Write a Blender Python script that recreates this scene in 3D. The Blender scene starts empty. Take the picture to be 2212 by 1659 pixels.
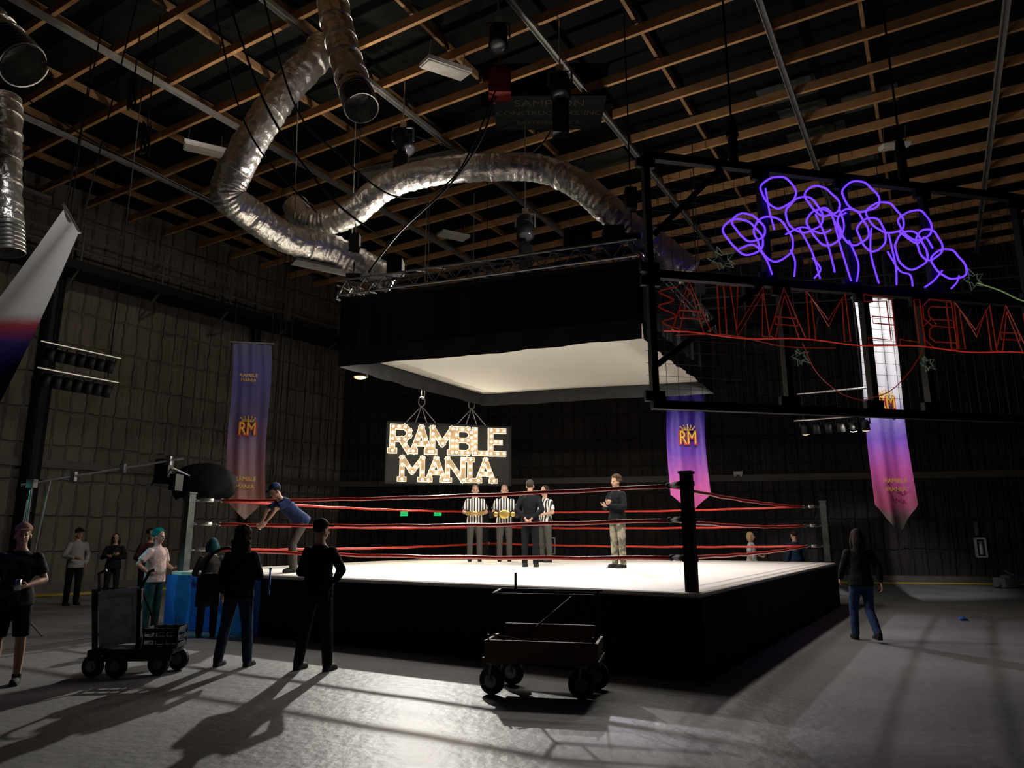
import bpy, math, random
from mathutils import Vector, Matrix, noise as mnoise
random.seed(4)
V=Vector
scene=bpy.context.scene
COL=scene.collection
try:
    scene.view_settings.view_transform='Standard'; scene.view_settings.look='None'
except Exception: pass

# ------------------------------------------------------------ materials
def mat(name,c,rough=.6,metal=0,emit=None,es=0,noise=.15,nscale=6,bump=0,bscale=20,spec=None,coat=0,c2=None,nf=.5):
    m=bpy.data.materials.new(name); m.use_nodes=True
    nt=m.node_tree; b=nt.nodes['Principled BSDF']
    tc=nt.nodes.new('ShaderNodeTexCoord')
    n=nt.nodes.new('ShaderNodeTexNoise'); n.inputs['Scale'].default_value=nscale; n.inputs['Detail'].default_value=5
    nt.links.new(tc.outputs['Object'],n.inputs['Vector'])
    r=nt.nodes.new('ShaderNodeValToRGB')
    if c2 is None: c2=tuple(min(1,x*(1+noise)) for x in c); c=tuple(x*(1-noise) for x in c)
    r.color_ramp.elements[0].color=(*c,1); r.color_ramp.elements[1].color=(*c2,1)
    r.color_ramp.elements[0].position=.5-nf/2; r.color_ramp.elements[1].position=.5+nf/2
    nt.links.new(n.outputs['Fac'],r.inputs['Fac']); nt.links.new(r.outputs['Color'],b.inputs['Base Color'])
    b.inputs['Roughness'].default_value=rough; b.inputs['Metallic'].default_value=metal
    if spec is not None: b.inputs['Specular IOR Level'].default_value=spec
    if coat: b.inputs['Coat Weight'].default_value=coat
    if emit: b.inputs['Emission Color'].default_value=(*emit,1); b.inputs['Emission Strength'].default_value=es
    if bump:
        n2=nt.nodes.new('ShaderNodeTexNoise'); n2.inputs['Scale'].default_value=bscale; n2.inputs['Detail'].default_value=6
        nt.links.new(tc.outputs['Object'],n2.inputs['Vector'])
        bp=nt.nodes.new('ShaderNodeBump'); bp.inputs['Strength'].default_value=bump; bp.inputs['Distance'].default_value=.05
        nt.links.new(n2.outputs['Fac'],bp.inputs['Height']); nt.links.new(bp.outputs['Normal'],b.inputs['Normal'])
    return m
def ramp_mat(name,axis,lo,hi,stops,rough=.5,noise=.25):
    m=mat(name,(.5,.5,.5),rough); nt=m.node_tree; b=nt.nodes['Principled BSDF']
    tc=nt.nodes.new('ShaderNodeTexCoord'); sp=nt.nodes.new('ShaderNodeSeparateXYZ'); nt.links.new(tc.outputs['Object'],sp.inputs[0])
    n=nt.nodes.new('ShaderNodeTexNoise'); n.inputs['Scale'].default_value=9; nt.links.new(tc.outputs['Object'],n.inputs['Vector'])
    ad=nt.nodes.new('ShaderNodeMath'); ad.operation='MULTIPLY_ADD'; ad.inputs[1].default_value=noise*2
    nt.links.new(n.outputs['Fac'],ad.inputs[0]); nt.links.new(sp.outputs[axis],ad.inputs[2])
    mr=nt.nodes.new('ShaderNodeMapRange'); mr.inputs[1].default_value=lo+noise; mr.inputs[2].default_value=hi+noise
    nt.links.new(ad.outputs[0],mr.inputs[0])
    r=nt.nodes.new('ShaderNodeValToRGB'); e=r.color_ramp.elements
    e[0].position=stops[0][0]; e[0].color=(*stops[0][1],1); e[1].position=stops[-1][0]; e[1].color=(*stops[-1][1],1)
    for p,c in stops[1:-1]:
        k=e.new(p); k.color=(*c,1)
    nt.links.new(mr.outputs[0],r.inputs[0]); nt.links.new(r.outputs[0],b.inputs['Base Color'])
    return m
def stripe_mat(name,c1,c2,freq):
    m=mat(name,c1,.8); nt=m.node_tree; b=nt.nodes['Principled BSDF']
    tc=nt.nodes.new('ShaderNodeTexCoord'); sp=nt.nodes.new('ShaderNodeSeparateXYZ'); nt.links.new(tc.outputs['Object'],sp.inputs[0])
    a=nt.nodes.new('ShaderNodeMath'); a.operation='MULTIPLY'; a.inputs[1].default_value=freq*6.2832; nt.links.new(sp.outputs[0],a.inputs[0])
    s=nt.nodes.new('ShaderNodeMath'); s.operation='SINE'; nt.links.new(a.outputs[0],s.inputs[0])
    g=nt.nodes.new('ShaderNodeMath'); g.operation='GREATER_THAN'; g.inputs[1].default_value=0; nt.links.new(s.outputs[0],g.inputs[0])
    mx=nt.nodes.new('ShaderNodeMix'); mx.data_type='RGBA'; mx.inputs['A'].default_value=(*c1,1); mx.inputs['B'].default_value=(*c2,1)
    nt.links.new(g.outputs[0],mx.inputs['Factor']); nt.links.new(mx.outputs['Result'],b.inputs['Base Color'])
    return m
def quilt_mat(name,c,foldf=2.2,grid=-.3):
    m=mat(name,c,.9,noise=.30,nscale=1.0,spec=.2); nt=m.node_tree; b=nt.nodes['Principled BSDF']
    tc=nt.nodes.new('ShaderNodeTexCoord'); mp=nt.nodes.new('ShaderNodeMapping'); mp.inputs['Scale'].default_value=(foldf,1,.2)
    nt.links.new(tc.outputs['Object'],mp.inputs[0])
    n=nt.nodes.new('ShaderNodeTexNoise'); n.inputs['Scale'].default_value=2.2; n.inputs['Detail'].default_value=2; nt.links.new(mp.outputs[0],n.inputs['Vector'])
    br=nt.nodes.new('ShaderNodeTexBrick'); br.offset=0; br.inputs['Scale'].default_value=1
    br.inputs['Mortar Size'].default_value=.05; br.inputs['Mortar Smooth'].default_value=1; br.inputs['Brick Width'].default_value=.42; br.inputs['Row Height'].default_value=1.0
    m2=nt.nodes.new('ShaderNodeMapping'); m2.inputs['Rotation'].default_value=(math.pi/2,0,0); nt.links.new(tc.outputs['Object'],m2.inputs[0])
    n3=nt.nodes.new('ShaderNodeTexNoise'); n3.inputs['Scale'].default_value=3; nt.links.new(tc.outputs['Object'],n3.inputs['Vector'])
    wp=nt.nodes.new('ShaderNodeMix'); wp.data_type='RGBA'; wp.blend_type='ADD'; wp.inputs['Factor'].default_value=.16
    nt.links.new(m2.outputs[0],wp.inputs['A']); nt.links.new(n3.outputs['Color'],wp.inputs['B']); nt.links.new(wp.outputs['Result'],br.inputs['Vector'])
    a=nt.nodes.new('ShaderNodeMath'); a.operation='MULTIPLY_ADD'; a.inputs[1].default_value=grid
    nt.links.new(br.outputs['Fac'],a.inputs[0]); nt.links.new(n.outputs['Fac'],a.inputs[2])
    a2=nt.nodes.new('ShaderNodeMath'); a2.operation='MULTIPLY_ADD'; a2.inputs[1].default_value=.2
    nt.links.new(n3.outputs['Fac'],a2.inputs[0]); nt.links.new(a.outputs[0],a2.inputs[2])
    bp=nt.nodes.new('ShaderNodeBump'); bp.inputs['Strength'].default_value=.9; bp.inputs['Distance'].default_value=.22
    nt.links.new(a2.outputs[0],bp.inputs['Height']); nt.links.new(bp.outputs['Normal'],b.inputs['Normal'])
    return m
M={}
M['floor']=mat('concrete_floor',(.15,.148,.145),.50,c2=(.26,.255,.25),nscale=.5,bump=.25,bscale=9,nf=.4,spec=.45)
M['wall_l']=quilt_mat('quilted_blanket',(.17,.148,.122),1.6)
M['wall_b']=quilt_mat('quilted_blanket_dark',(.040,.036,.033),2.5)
M['deck']=mat('roof_deck',(.004,.004,.004),.9,c2=(.010,.011,.010),nscale=.35,spec=.1)
M['patch']=mat('roof_patch',(.045,.05,.045),.8,spec=.2)
M['wood']=mat('joist_wood',(.50,.27,.115),.7,noise=.35,nscale=2.5)
M['wood2']=mat('purlin_wood',(.30,.17,.075),.75,noise=.4,nscale=3)
M['strut']=mat('galvanized_steel',(.36,.35,.33),.5,.4,noise=.2)
M['foil']=mat('duct_foil',(.90,.88,.84),.30,.88,noise=.10,nscale=3,bump=1,bscale=5)
M['black']=mat('black_paint',(.008,.008,.009),.6,spec=.3)
M['blackcloth']=mat('black_cloth',(.006,.006,.007),.8,bump=.5,bscale=3,spec=.2)
M['gloss']=mat('black_plastic_sheet',(.006,.006,.007),.3,bump=.7,bscale=1.2,spec=.5)
M['grcloth']=mat('grey_cloth',(.016,.016,.016),.8,bump=.3,bscale=4,spec=.2)
M['diff']=mat('diffuser_cloth',(.38,.36,.32),.8,noise=.05,nscale=.6,bump=.15,bscale=1)
M['canvas']=mat('mat_canvas',(.70,.67,.61),.6,noise=.07,nscale=.9,bump=.08,bscale=14)
M['apronblk']=mat('apron_cloth',(.008,.009,.018),.85,bump=.4,bscale=5,spec=.2)
M['apronblue']=mat('apron_blue_cloth',(.012,.12,.45),.6,bump=.4,bscale=5)
M['ropered']=mat('rope_red_wrap',(.50,.03,.015),.35,noise=.35,nscale=14)
M['steel']=mat('steel',(.55,.54,.52),.3,.9,noise=.15)
M['dimsteel']=mat('dull_aluminium',(.22,.22,.22),.5,.7,noise=.15)
M['post']=mat('post_steel',(.11,.13,.12),.5,.4,noise=.3,nscale=9)
M['postdark']=mat('post_dark_steel',(.035,.038,.036),.5,.4,noise=.3,nscale=9)
M['red']=mat('red_case',(.20,.012,.010),.5)
M['white']=mat('white_enamel',(.7,.7,.68),.4)
M['lampoff']=mat('unlit_lamp_lens',(.62,.60,.55),.3)
M['darklens']=mat('dark_lens',(.06,.06,.07),.15)
M['glowwarm']=mat('lamp_glow_warm',(1,.8,.5),.3,emit=(1,.62,.28),es=1.6)
M['glowhot']=mat('lamp_glow_white',(1,1,.9),.3,emit=(1,.93,.75),es=22)
M['bulb']=mat('marquee_bulb',(1,.95,.8),.3,emit=(1,.92,.72),es=7)
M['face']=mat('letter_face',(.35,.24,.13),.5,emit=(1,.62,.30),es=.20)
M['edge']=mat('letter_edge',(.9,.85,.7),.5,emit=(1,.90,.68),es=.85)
M['panel']=mat('sign_panel',(.010,.008,.006),.7)
M['purple']=mat('neon_violet',(.1,.05,.8),.4,emit=(.065,.018,1.0),es=3.6)
M['neonred']=mat('rope_light_red',(.3,.03,.02),.4,emit=(.75,.05,.02),es=.085)
M['neonred2']=mat('rope_light_red_lit',(.5,.04,.02),.4,emit=(1,.06,.03),es=.25)
M['neongrn']=mat('rope_light_green',(.25,.35,.2),.4,emit=(.45,.7,.45),es=.05)
M['neonyel']=mat('rope_light_yellow',(.4,.5,.2),.4,emit=(.5,.8,.3),es=.2)
M['exit']=mat('exit_green',(.02,.5,.15),.4,emit=(.02,.75,.2),es=1.0)
M['band']=mat('wall_band',(.10,.09,.075),.6)
M['rubber']=mat('rubber',(.010,.010,.010),.75)
M['gold']=mat('gold_plate',(.75,.5,.14),.3,.9,noise=.4,nscale=60)
M['skin']=mat('skin',(.46,.26,.18),.55,noise=.06)
M['eye']=mat('eye_dark',(.02,.015,.01),.2)
M['lip']=mat('lips',(.32,.10,.08),.5)
M['banner']=ramp_mat('banner_print',2,-4.9,0,[(0,(.22,.2,.22)),(.12,(.62,.10,.34)),(.25,(.62,.10,.42)),(.42,(.16,.05,.50)),(.62,(.06,.03,.36)),(.85,(.07,.05,.34)),(1,(.25,.22,.42))])
M['banner1']=ramp_mat('banner_print_pale',2,-4.9,0,[(0,(.30,.24,.19)),(.15,(.32,.14,.12)),(.35,(.22,.11,.16)),(.6,(.12,.10,.26)),(.85,(.10,.09,.32)),(1,(.09,.09,.2))])
M['banner3']=ramp_mat('banner_print_lit_top',2,-5.9,0,[(0,(.45,.42,.38)),(.08,(.30,.24,.22)),(.14,(.72,.14,.30)),(.27,(.60,.10,.42)),(.40,(.22,.10,.58)),(.48,(.30,.24,.62)),(.58,(.80,.78,.84)),(1,(.92,.90,.86))])  # strong light on the upper cloth is painted into the ramp as white
M['banner4']=ramp_mat('banner_print_white',2,-4.5,0,[(0,(.05,.03,.25)),(.50,(.05,.035,.24)),(.56,(.5,.06,.08)),(.60,(.8,.78,.75)),(1,(.85,.83,.8))],noise=.02)
M['bred']=mat('emblem_red',(.6,.05,.04),.5); M['byel']=mat('emblem_yellow',(.95,.6,.08),.5)
M['stencil']=mat('stencil_paint',(.035,.031,.022),.8,spec=.1)
M['yellow']=mat('yellow_cable',(.45,.32,.05),.6)
M['cartwood']=mat('cart_plywood',(.10,.055,.03),.6,noise=.3,nscale=4)
M['greymetal']=mat('scuffed_plate',(.20,.20,.19),.4,.3,noise=.4,nscale=8)

# ------------------------------------------------------------ mesh builder
class MB:
    def __init__(s): s.v=[];s.f=[];s.m=[]
    def add(s,vs,fs,mi=0):
        o=len(s.v); s.v+= [tuple(x) for x in vs]; s.f+=[tuple(i+o for i in f) for f in fs]; s.m+=[mi]*len(fs); return s
    def box(s,c,d,rz=0,mi=0,R=None):
        c=V(c); R=R or Matrix.Rotation(rz,3,'Z')
        vs=[c+R@V((x*d[0]/2,y*d[1]/2,z*d[2]/2)) for x in(-1,1) for y in(-1,1) for z in(-1,1)]
        return s.add(vs,[(0,1,3,2),(4,6,7,5),(0,4,5,1),(2,3,7,6),(0,2,6,4),(1,5,7,3)],mi)
    def beam(s,a,b,w,h,mi=0):
        a=V(a);b=V(b);d=(b-a); L=d.length; d.normalize()
        up=V((0,0,1)) if abs(d.z)<.95 else V((0,1,0))
        x=d.cross(up).normalized(); z=x.cross(d)
        R=Matrix((x,d,z)).transposed()
        return s.box((a+b)/2,(w,L,h),R=R,mi=mi)
    def tube(s,pts,r,n=8,mi=0,closed=False,xa=None,cap=True):
        pts=[V(p) for p in pts]; N=len(pts); vs=[];fs=[]
        T=[]
        for i in range(N):
            if closed: t=pts[(i+1)%N]-pts[i-1]
            else: t=pts[min(i+1,N-1)]-pts[max(i-1,0)]
            T.append(t.normalized())
        ref=V(xa) if xa is not None else (V((0,0,1)) if abs(T[0].z)<.9 else V((1,0,0)))
        x=ref
        for i in range(N):
            x=(x-T[i]*x.dot(T[i]))
            if x.length<1e-5: x=T[i].orthogonal()
            x.normalize()
            y=T[i].cross(x)
            rr=r[i] if isinstance(r,(list,)) else r
            rx,ry=rr if isinstance(rr,tuple) else (rr,rr)
            for k in range(n):
                a=2*math.pi*k/n
                vs.append(pts[i]+x*math.cos(a)*rx+y*math.sin(a)*ry)
            if xa is not None: x=V(xa)
        for i in range(N if closed else N-1):
            j=(i+1)%N
            for k in range(n):
                fs.append((i*n+k,i*n+(k+1)%n,j*n+(k+1)%n,j*n+k))
        if cap and not closed:
            fs.append(tuple(range(n-1,-1,-1))); fs.append(tuple((N-1)*n+k for k in range(n)))
        return s.add(vs,fs,mi)
    def ell(s,c,r,R=None,n=12,mi=0):
        c=V(c); R=R or Matrix.Identity(3); m=max(6,n*2//3); vs=[];fs=[]
        if not isinstance(r,(tuple,list)): r=(r,r,r)
        for i in range(1,m):
            t=math.pi*i/m
            for k in range(n):
                a=2*math.pi*k/n
                vs.append(c+R@V((r[0]*math.sin(t)*math.cos(a),r[1]*math.sin(t)*math.sin(a),r[2]*math.cos(t))))
        top=len(vs); vs.append(c+R@V((0,0,r[2]))); vs.append(c+R@V((0,0,-r[2])))
        for i in range(m-2):
            for k in range(n):
                fs.append((i*n+k,(i+1)*n+k,(i+1)*n+(k+1)%n,i*n+(k+1)%n))
        for k in range(n):
            fs.append((top,k,(k+1)%n)); fs.append((top+1,(m-2)*n+(k+1)%n,(m-2)*n+k))
        return s.add(vs,fs,mi)
    def cap(s,a,b,ra,rb,n=10,mi=0):
        s.tube([a,b],[ra,rb],n=n,mi=mi); s.ell(a,ra,n=n,mi=mi); s.ell(b,rb,n=n,mi=mi); return s
    def obj(s,name,mats,parent=None,smooth=False,label=None,category=None,kind=None,group=None,loc=None,rot=None):
        me=bpy.data.meshes.new(name); me.from_pydata(s.v,[],s.f); me.update()
        o=bpy.data.objects.new(name,me); COL.objects.link(o)
        for m in (mats if isinstance(mats,(list,tuple)) else [mats]): me.materials.append(M[m] if isinstance(m,str) else m)
        me.polygons.foreach_set('material_index',s.m)
        if smooth: me.polygons.foreach_set('use_smooth',[True]*len(s.f))
        if parent: o.parent=parent
        tag(o,label,category,kind,group)
        if loc is not None: o.location=loc
        if rot is not None: o.rotation_euler=(0,0,rot) if not isinstance(rot,tuple) else rot
        return o
def tag(o,label=None,category=None,kind=None,group=None):
    if label:o['label']=label
    if category:o['category']=category
    if kind:o['kind']=kind
    if group:o['group']=group
def empty(name,label,category,loc=(0,0,0),rot=0,group=None):
    o=bpy.data.objects.new(name,None); COL.objects.link(o); o.location=loc
    o.rotation_euler=rot if isinstance(rot,tuple) else (0,0,rot); o.empty_display_size=.2
    tag(o,label,category,None,group); return o
def copy_part(o,parent=None):
    c=o.copy(); COL.objects.link(c)
    if parent: c.parent=parent
    return c
def smoothpath(pts,k=6):
    pts=[V(p) for p in pts]; out=[]
    for i in range(len(pts)-1):
        p0=pts[max(i-1,0)];p1=pts[i];p2=pts[i+1];p3=pts[min(i+2,len(pts)-1)]
        for j in range(k):
            t=j/k
            out.append(.5*((2*p1)+(p2-p0)*t+(2*p0-5*p1+4*p2-p3)*t*t+(3*p1-p0-3*p2+p3)*t**3))
    out.append(pts[-1]); return out

# ------------------------------------------------------------ room shell
E2=V((.51,.86,0)).normalized(); E1=V((.86,-.51,0)).normalized()
HC=11.9
A=V((-7,29,0)); BR=V((22,22.35,0)); FR=V((22,-6,0)); FL=V((-31.3,-6,0))
poly=[A,BR,FR,FL]
def slab(name,z0,z1,m):
    mb=MB(); n=4
    vs=[(p.x,p.y,z0) for p in poly]+[(p.x,p.y,z1) for p in poly]
    mb.add(vs,[(0,1,2,3),(7,6,5,4)]+[(i,i+4,(i+1)%4+4,(i+1)%4) for i in range(4)])
    return mb.obj(name,m,kind='structure')
slab('floor',-.2,0,'floor'); slab('ceiling',HC,HC+.2,'deck')
def wall(name,a,b,m,h=HC):
    d=b-a; L=d.length; ang=math.atan2(d.y,d.x)
    mb=MB(); mb.box((L/2,.1,h/2),(L,.2,h))
    return mb.obj(name,m,kind='structure',loc=(a.x,a.y,0),rot=ang),ang,L
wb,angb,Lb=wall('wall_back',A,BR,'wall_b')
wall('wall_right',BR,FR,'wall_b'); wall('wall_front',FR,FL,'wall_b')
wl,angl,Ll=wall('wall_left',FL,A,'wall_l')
def onwall(ang,o,x,y,z):
    c,s=math.cos(ang),math.sin(ang); return V((o.x+c*x-s*y,o.y+s*x+c*y,z))
k=1
for ang,o,L in ((angl,FL,Ll),(angb,A,Lb)):
    for z,h,d in ((3.55,.22,.10),(.12,.24,.05)):
        mb=MB(); mb.box((L/2,-d/2,z),(L,d,h)); mb.obj('trim_%d'%k,'band',kind='structure',loc=(o.x,o.y,0),rot=ang); k+=1
for x,r in ((Ll-11.3,.22),(Ll-4.6,.16),(Ll-20,.22)):
    p=onwall(angl,FL,x,-.35,0)
    mb=MB(); mb.tube([(0,0,0),(0,0,9)],r,16); mb.tube([(0,0,0),(0,0,.06)],r*1.5,16)
    for z in (3,6): mb.tube([(0,0,z),(0,0,z+.08)],r*1.12,16)
    mb.obj('steel_column','black',smooth=False,label='tall round black steel column beside the quilted wall',category='column',loc=p)
def catwalk(ang,o,x0,x1,z,lab):
    e=empty('catwalk',lab,'catwalk',loc=(o.x,o.y,0),rot=ang)
    mb=MB(); mb.box(((x0+x1)/2,-.65,z),(x1-x0,1.1,.12)); mb.box(((x0+x1)/2,-1.2,z+.02),(x1-x0,.06,.26)); mb.obj('deck','black',e)
    for zz in (.45,.85,1.25): MB().tube([(x0,-1.2,z+zz),(x1,-1.2,z+zz)],.03,6).obj('railing','band',e)
    x=x0+.3; b0=None
    while x<x1:
        if b0 is None:
            mb=MB(); mb.box((0,-1.2,.65),(.05,.05,1.25)); mb.box((0,-.6,1.1),(.05,.05,2.2)); mb.beam((0,0,-.8),(0,-1.15,-.06),.05,.05); b0=o_=mb.obj('support_bracket','band',e)
        else: o_=copy_part(b0,e)
        o_.location=(x,0,z); x+=2.4
catwalk(angl,FL,12,Ll-.1,9.1,'dark steel catwalk with pipe railing along the quilted wall')
catwalk(angb,A,1.3,Lb-.1,9.1,'dark steel catwalk with railing high on the end wall')

# ------------------------------------------------------------ ceiling framing
def clip(p,d):
    lo,hi=-1e9,1e9; c=V((0,10,0))
    for i in range(4):
        a=poly[i];b=poly[(i+1)%4]; e=b-a; n=V((-e.y,e.x,0)).normalized()
        if (c-a).dot(n)<0:n=-n
        num=(a+n*.15-p).dot(n); den=d.dot(n)
        if abs(den)<1e-6: 
            if num>0:return None
            continue
        t=num/den
        if den>0: lo=max(lo,t)
        else: hi=min(hi,t)
    return (lo,hi) if hi-lo>1 else None
c=2.0
while c<30:
    p=E2*c; r=clip(p,E1)
    if r:
        a=p+E1*r[0];b=p+E1*r[1]
        mb=MB(); mb.beam((a.x,a.y,11.43),(b.x,b.y,11.43),.075,.20)
        mb.obj('ceiling_joist','wood',label='long timber ceiling joist spanning the black roof deck',category='ceiling joist',group='timber roof joists')
    c+=1.24
for s in (-24,-22,-20,-18.0,-16,-14.1,-11.9,-10.0,-7.9,-4.2,-.3,3.6,8,12):
    p=E1*s; r=clip(p,E2)
    if r:
        a=p+E2*r[0];b=p+E2*r[1]
        mb=MB(); mb.beam((a.x,a.y,11.68),(b.x,b.y,11.68),.07,.16)
        mb.obj('roof_purlin','wood2',label='narrow timber purlin running above the joists',category='roof purlin',group='timber roof purlins')
for s in (-21.5,-17.6,-13.65,-9.7,-5.8,-1.88,2.05,6.0,10):
    p=E1*s; r=clip(p,E2)
    if r:
        a=p+E2*r[0];b=p+E2*r[1]
        mb=MB(); H_=11.235
        sec=[(-.06,0),(.06,0),(.06,-.10),(.045,-.10),(.045,-.015),(-.045,-.015),(-.045,-.10),(-.06,-.10)]
        vs=[(q.x+E1.x*u,q.y+E1.y*u,H_+w+.06) for q in(a,b) for u,w in sec]
        mb.add(vs,[(i,(i+1)%8,(i+1)%8+8,i+8) for i in range(8)]+[(7,6,5,4,3,2,1,0),(8,9,10,11,12,13,14,15)])
        mb.obj('steel_channel','strut',label='galvanized steel channel bolted under the joists',category='steel channel',group='galvanized ceiling channels')
ae=math.atan2(E1.y,E1.x)
for x,y,w_,h_ in ((6.5,15.0,1.3,.8),(7.25,15.9,1.1,.8),(8.0,16.9,1.4,.8),(8.6,15.3,1.2,.8),(2.2,18.5,2.4,.9),(9.6,18.0,1.0,.8)):
    MB().box((0,0,0),(w_,h_,.03)).obj('roof_patch_board','patch',label='small grey-green board patched onto the roof deck',category='ceiling board',loc=(x,y,11.86),rot=ae)
def textmesh(txt,size,ext=0.004,align='CENTER'):
    cu=bpy.data.curves.new('t','FONT'); cu.body=txt; cu.size=size; cu.extrude=ext; cu.align_x=align; cu.align_y='CENTER'
    o=bpy.data.objects.new('t',cu); COL.objects.link(o); bpy.context.view_layer.update()
    me=bpy.data.meshes.new_from_object(o.evaluated_get(bpy.context.evaluated_depsgraph_get()))
    bpy.data.objects.remove(o); return me
def textobj(name,txt,size,m,loc,rotm,parent=None,label=None,category=None,ext=.004,kind=None):
    me=textmesh(txt,size,ext); me.materials.clear(); me.materials.append(M[m])
    o=bpy.data.objects.new(name,me); COL.objects.link(o); o.matrix_local=Matrix.Translation(loc)@rotm.to_4x4()
    if parent: o.parent=parent
    tag(o,label,category,kind); return o
e=empty('stencilled_panel','black ceiling panel stencilled with pale constructor lettering','sign panel',loc=(.85,14.75,11.12),rot=ae+.52)
MB().box((0,0,0),(2.5,1.35,.03)).obj('panel','deck',e)
for i,(t,z) in enumerate((('SAMPSON',.36),('CONSTRUCTORS, INC',.24),('BAKERSFIELD, CA',.19))):
    textobj('lettering',t,z,'stencil',V((0,-.40+.38*i,-.02)),Matrix.Rotation(math.pi,3,'Y')@Matrix.Rotation(math.pi,3,'Z'),e)
def ceil_light(loc,rot,sx,sy,tilt,lab,zc=11.2):
    e=empty('ceiling_light',lab,'ceiling light',loc=loc,rot=(tilt,0,rot))
    mb=MB(); mb.box((0,0,.05),(sx,sy,.08)); mb.obj('housing','white',e)
    MB().box((0,0,-.003),(sx*.94,sy*.88,.03)).obj('lens','lampoff',e)
    for k in(-1,1): MB().tube([(sx*.4*k,0,.09),(sx*.4*k,0,.5)],.01,5).obj('hanger','steel',e)
ceil_light((-1.36,12.9,10.9),.5,.95,.55,.25,'white rectangular light fixture, switched off, hanging under the joists')
ceil_light((-7.7,16.2,11.0),.5,.95,.55,.1,'dim rectangular ceiling light fixture, switched off, over dark floor')
ceil_light((9.4,15.9,10.9),-.2,.62,.42,.3,'small square ceiling light fixture hanging from the joists')
ceil_light((-1.9,21.5,11.0),.5,.95,.55,.1,'rectangular ceiling light fixture beyond the silver duct, switched off')
mb=MB(); mb.beam((-3.94,17.6,11.05),(-1.14,16.6,11.05),.55,.12); mb.beam((-3.9,17.6,11.13),(-1.2,16.6,11.13),.62,.03)
mb.obj('ceiling_panel','greymetal',label='long pale metal panel fixed under the joists',category='ceiling panel')

# ------------------------------------------------------------ flexible ducts
def duct(pts,r,lab,open_end=False):
    sp=smoothpath(pts,24); e=empty('flexible_duct',lab,'air duct')
    rr=[]
    for i in range(len(sp)):
        rr.append(r*(1+.02*math.sin(i*1.6)+random.uniform(-.012,.012)))
    mb=MB(); mb.tube(sp,rr,40,cap=not open_end)
    N=len(sp)
    for i in range(N):
        for k in range(40):
            j=i*40+k; p=V(mb.v[j]); d=(p-sp[i]); 
            f=1+.055*mnoise.noise(p*3.1)+.06*mnoise.noise(p*7.5+V((5,1,2)))+.04*mnoise.noise(p*15)
            mb.v[j]=tuple(sp[i]+d*f)
    mb.obj('foil_sleeve','foil',e,smooth=True)
    step=max(10,len(sp)//8)
    for i in range(step,len(sp)-2,step):
        d=(sp[i+1]-sp[i]).normalized(); MB().tube([sp[i]-d*.02,sp[i]+d*.02],r*1.06,24).obj('strap','foil',e)
    if open_end:
        d=(sp[-1]-sp[-2]).normalized()
        u=d.orthogonal().normalized(); w=d.cross(u); pts=[]
        for a in range(24*7): pts.append(sp[-1]+d*(.06*a/24+.02)+(u*math.cos(a*.2618)+w*math.sin(a*.2618))*r*1.0)
        MB().tube(pts,.012,5).obj('wire_coil','steel',e)
        mb=MB(); mb.tube([sp[-1]-d*.3,sp[-1]+d*.42],r*.96,24,cap=False); mb.obj('inner_liner','greymetal',e,smooth=True)
duct([(-3.75,12.45,11.15),(-3.82,12.4,10.9),(-4.33,12.2,10.01),(-4.83,12,8.82),(-5.17,12,7.97),(-5.2,12.1,7.68),(-4.95,12.5,7.55),(-4.46,13.2,7.36),(-3.69,13.8,7.36),(-3.07,14.1,7.12),(-2.5,14.25,6.85)],.30,'large silver foil flexible duct dropping from joists to the canopy')
duct([(-4.7,14.3,8.6),(-4.45,14.15,8.2),(-3.97,14,8.07),(-3.35,13.8,8.19),(-2.54,13.5,8.66),(-1.57,13.3,8.85),(-.43,13.1,8.85),(.59,13,8.75),(1.3,12.8,8.3),(1.81,12.6,7.71),(2.3,12.5,7.2),(2.74,12.4,6.8),(3.25,12.3,6.3)],.275,'silver foil flexible duct arching over the ring canopy')
duct([(-3.1,10.6,11.15),(-3.02,10.5,10.3),(-2.74,10.3,9.3),(-2.42,9.9,8.35)],.26,'short silver duct with open coiled end hanging from ceiling',True)
duct([(-7.9,8.4,9.1),(-7.35,8.2,8.65),(-6.85,8,8.1),(-6.5,8,7.75)],.30,'silver foil flexible duct with open coiled end beside the wall',True)
duct([(-7.25,9.1,7.7),(-7.15,9.05,7.3),(-7.0,9,6.4),(-6.88,9,5.75)],.21,'silver foil flexible duct hanging vertically with open end',True)
mb=MB(); mb.beam((-4.4,13.5,7.0),(-3.4,14.2,7.0),.35,.05)
mb.tube([(-4.4,13.5,7.0),(-4.6,13.6,11.3)],.012,5); mb.tube([(-3.4,14.2,7.0),(-3.5,14.3,11.3)],.012,5)
mb.obj('duct_cradle','greymetal',label='flat metal cradle carrying the silver duct on wires',category='duct cradle')

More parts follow.
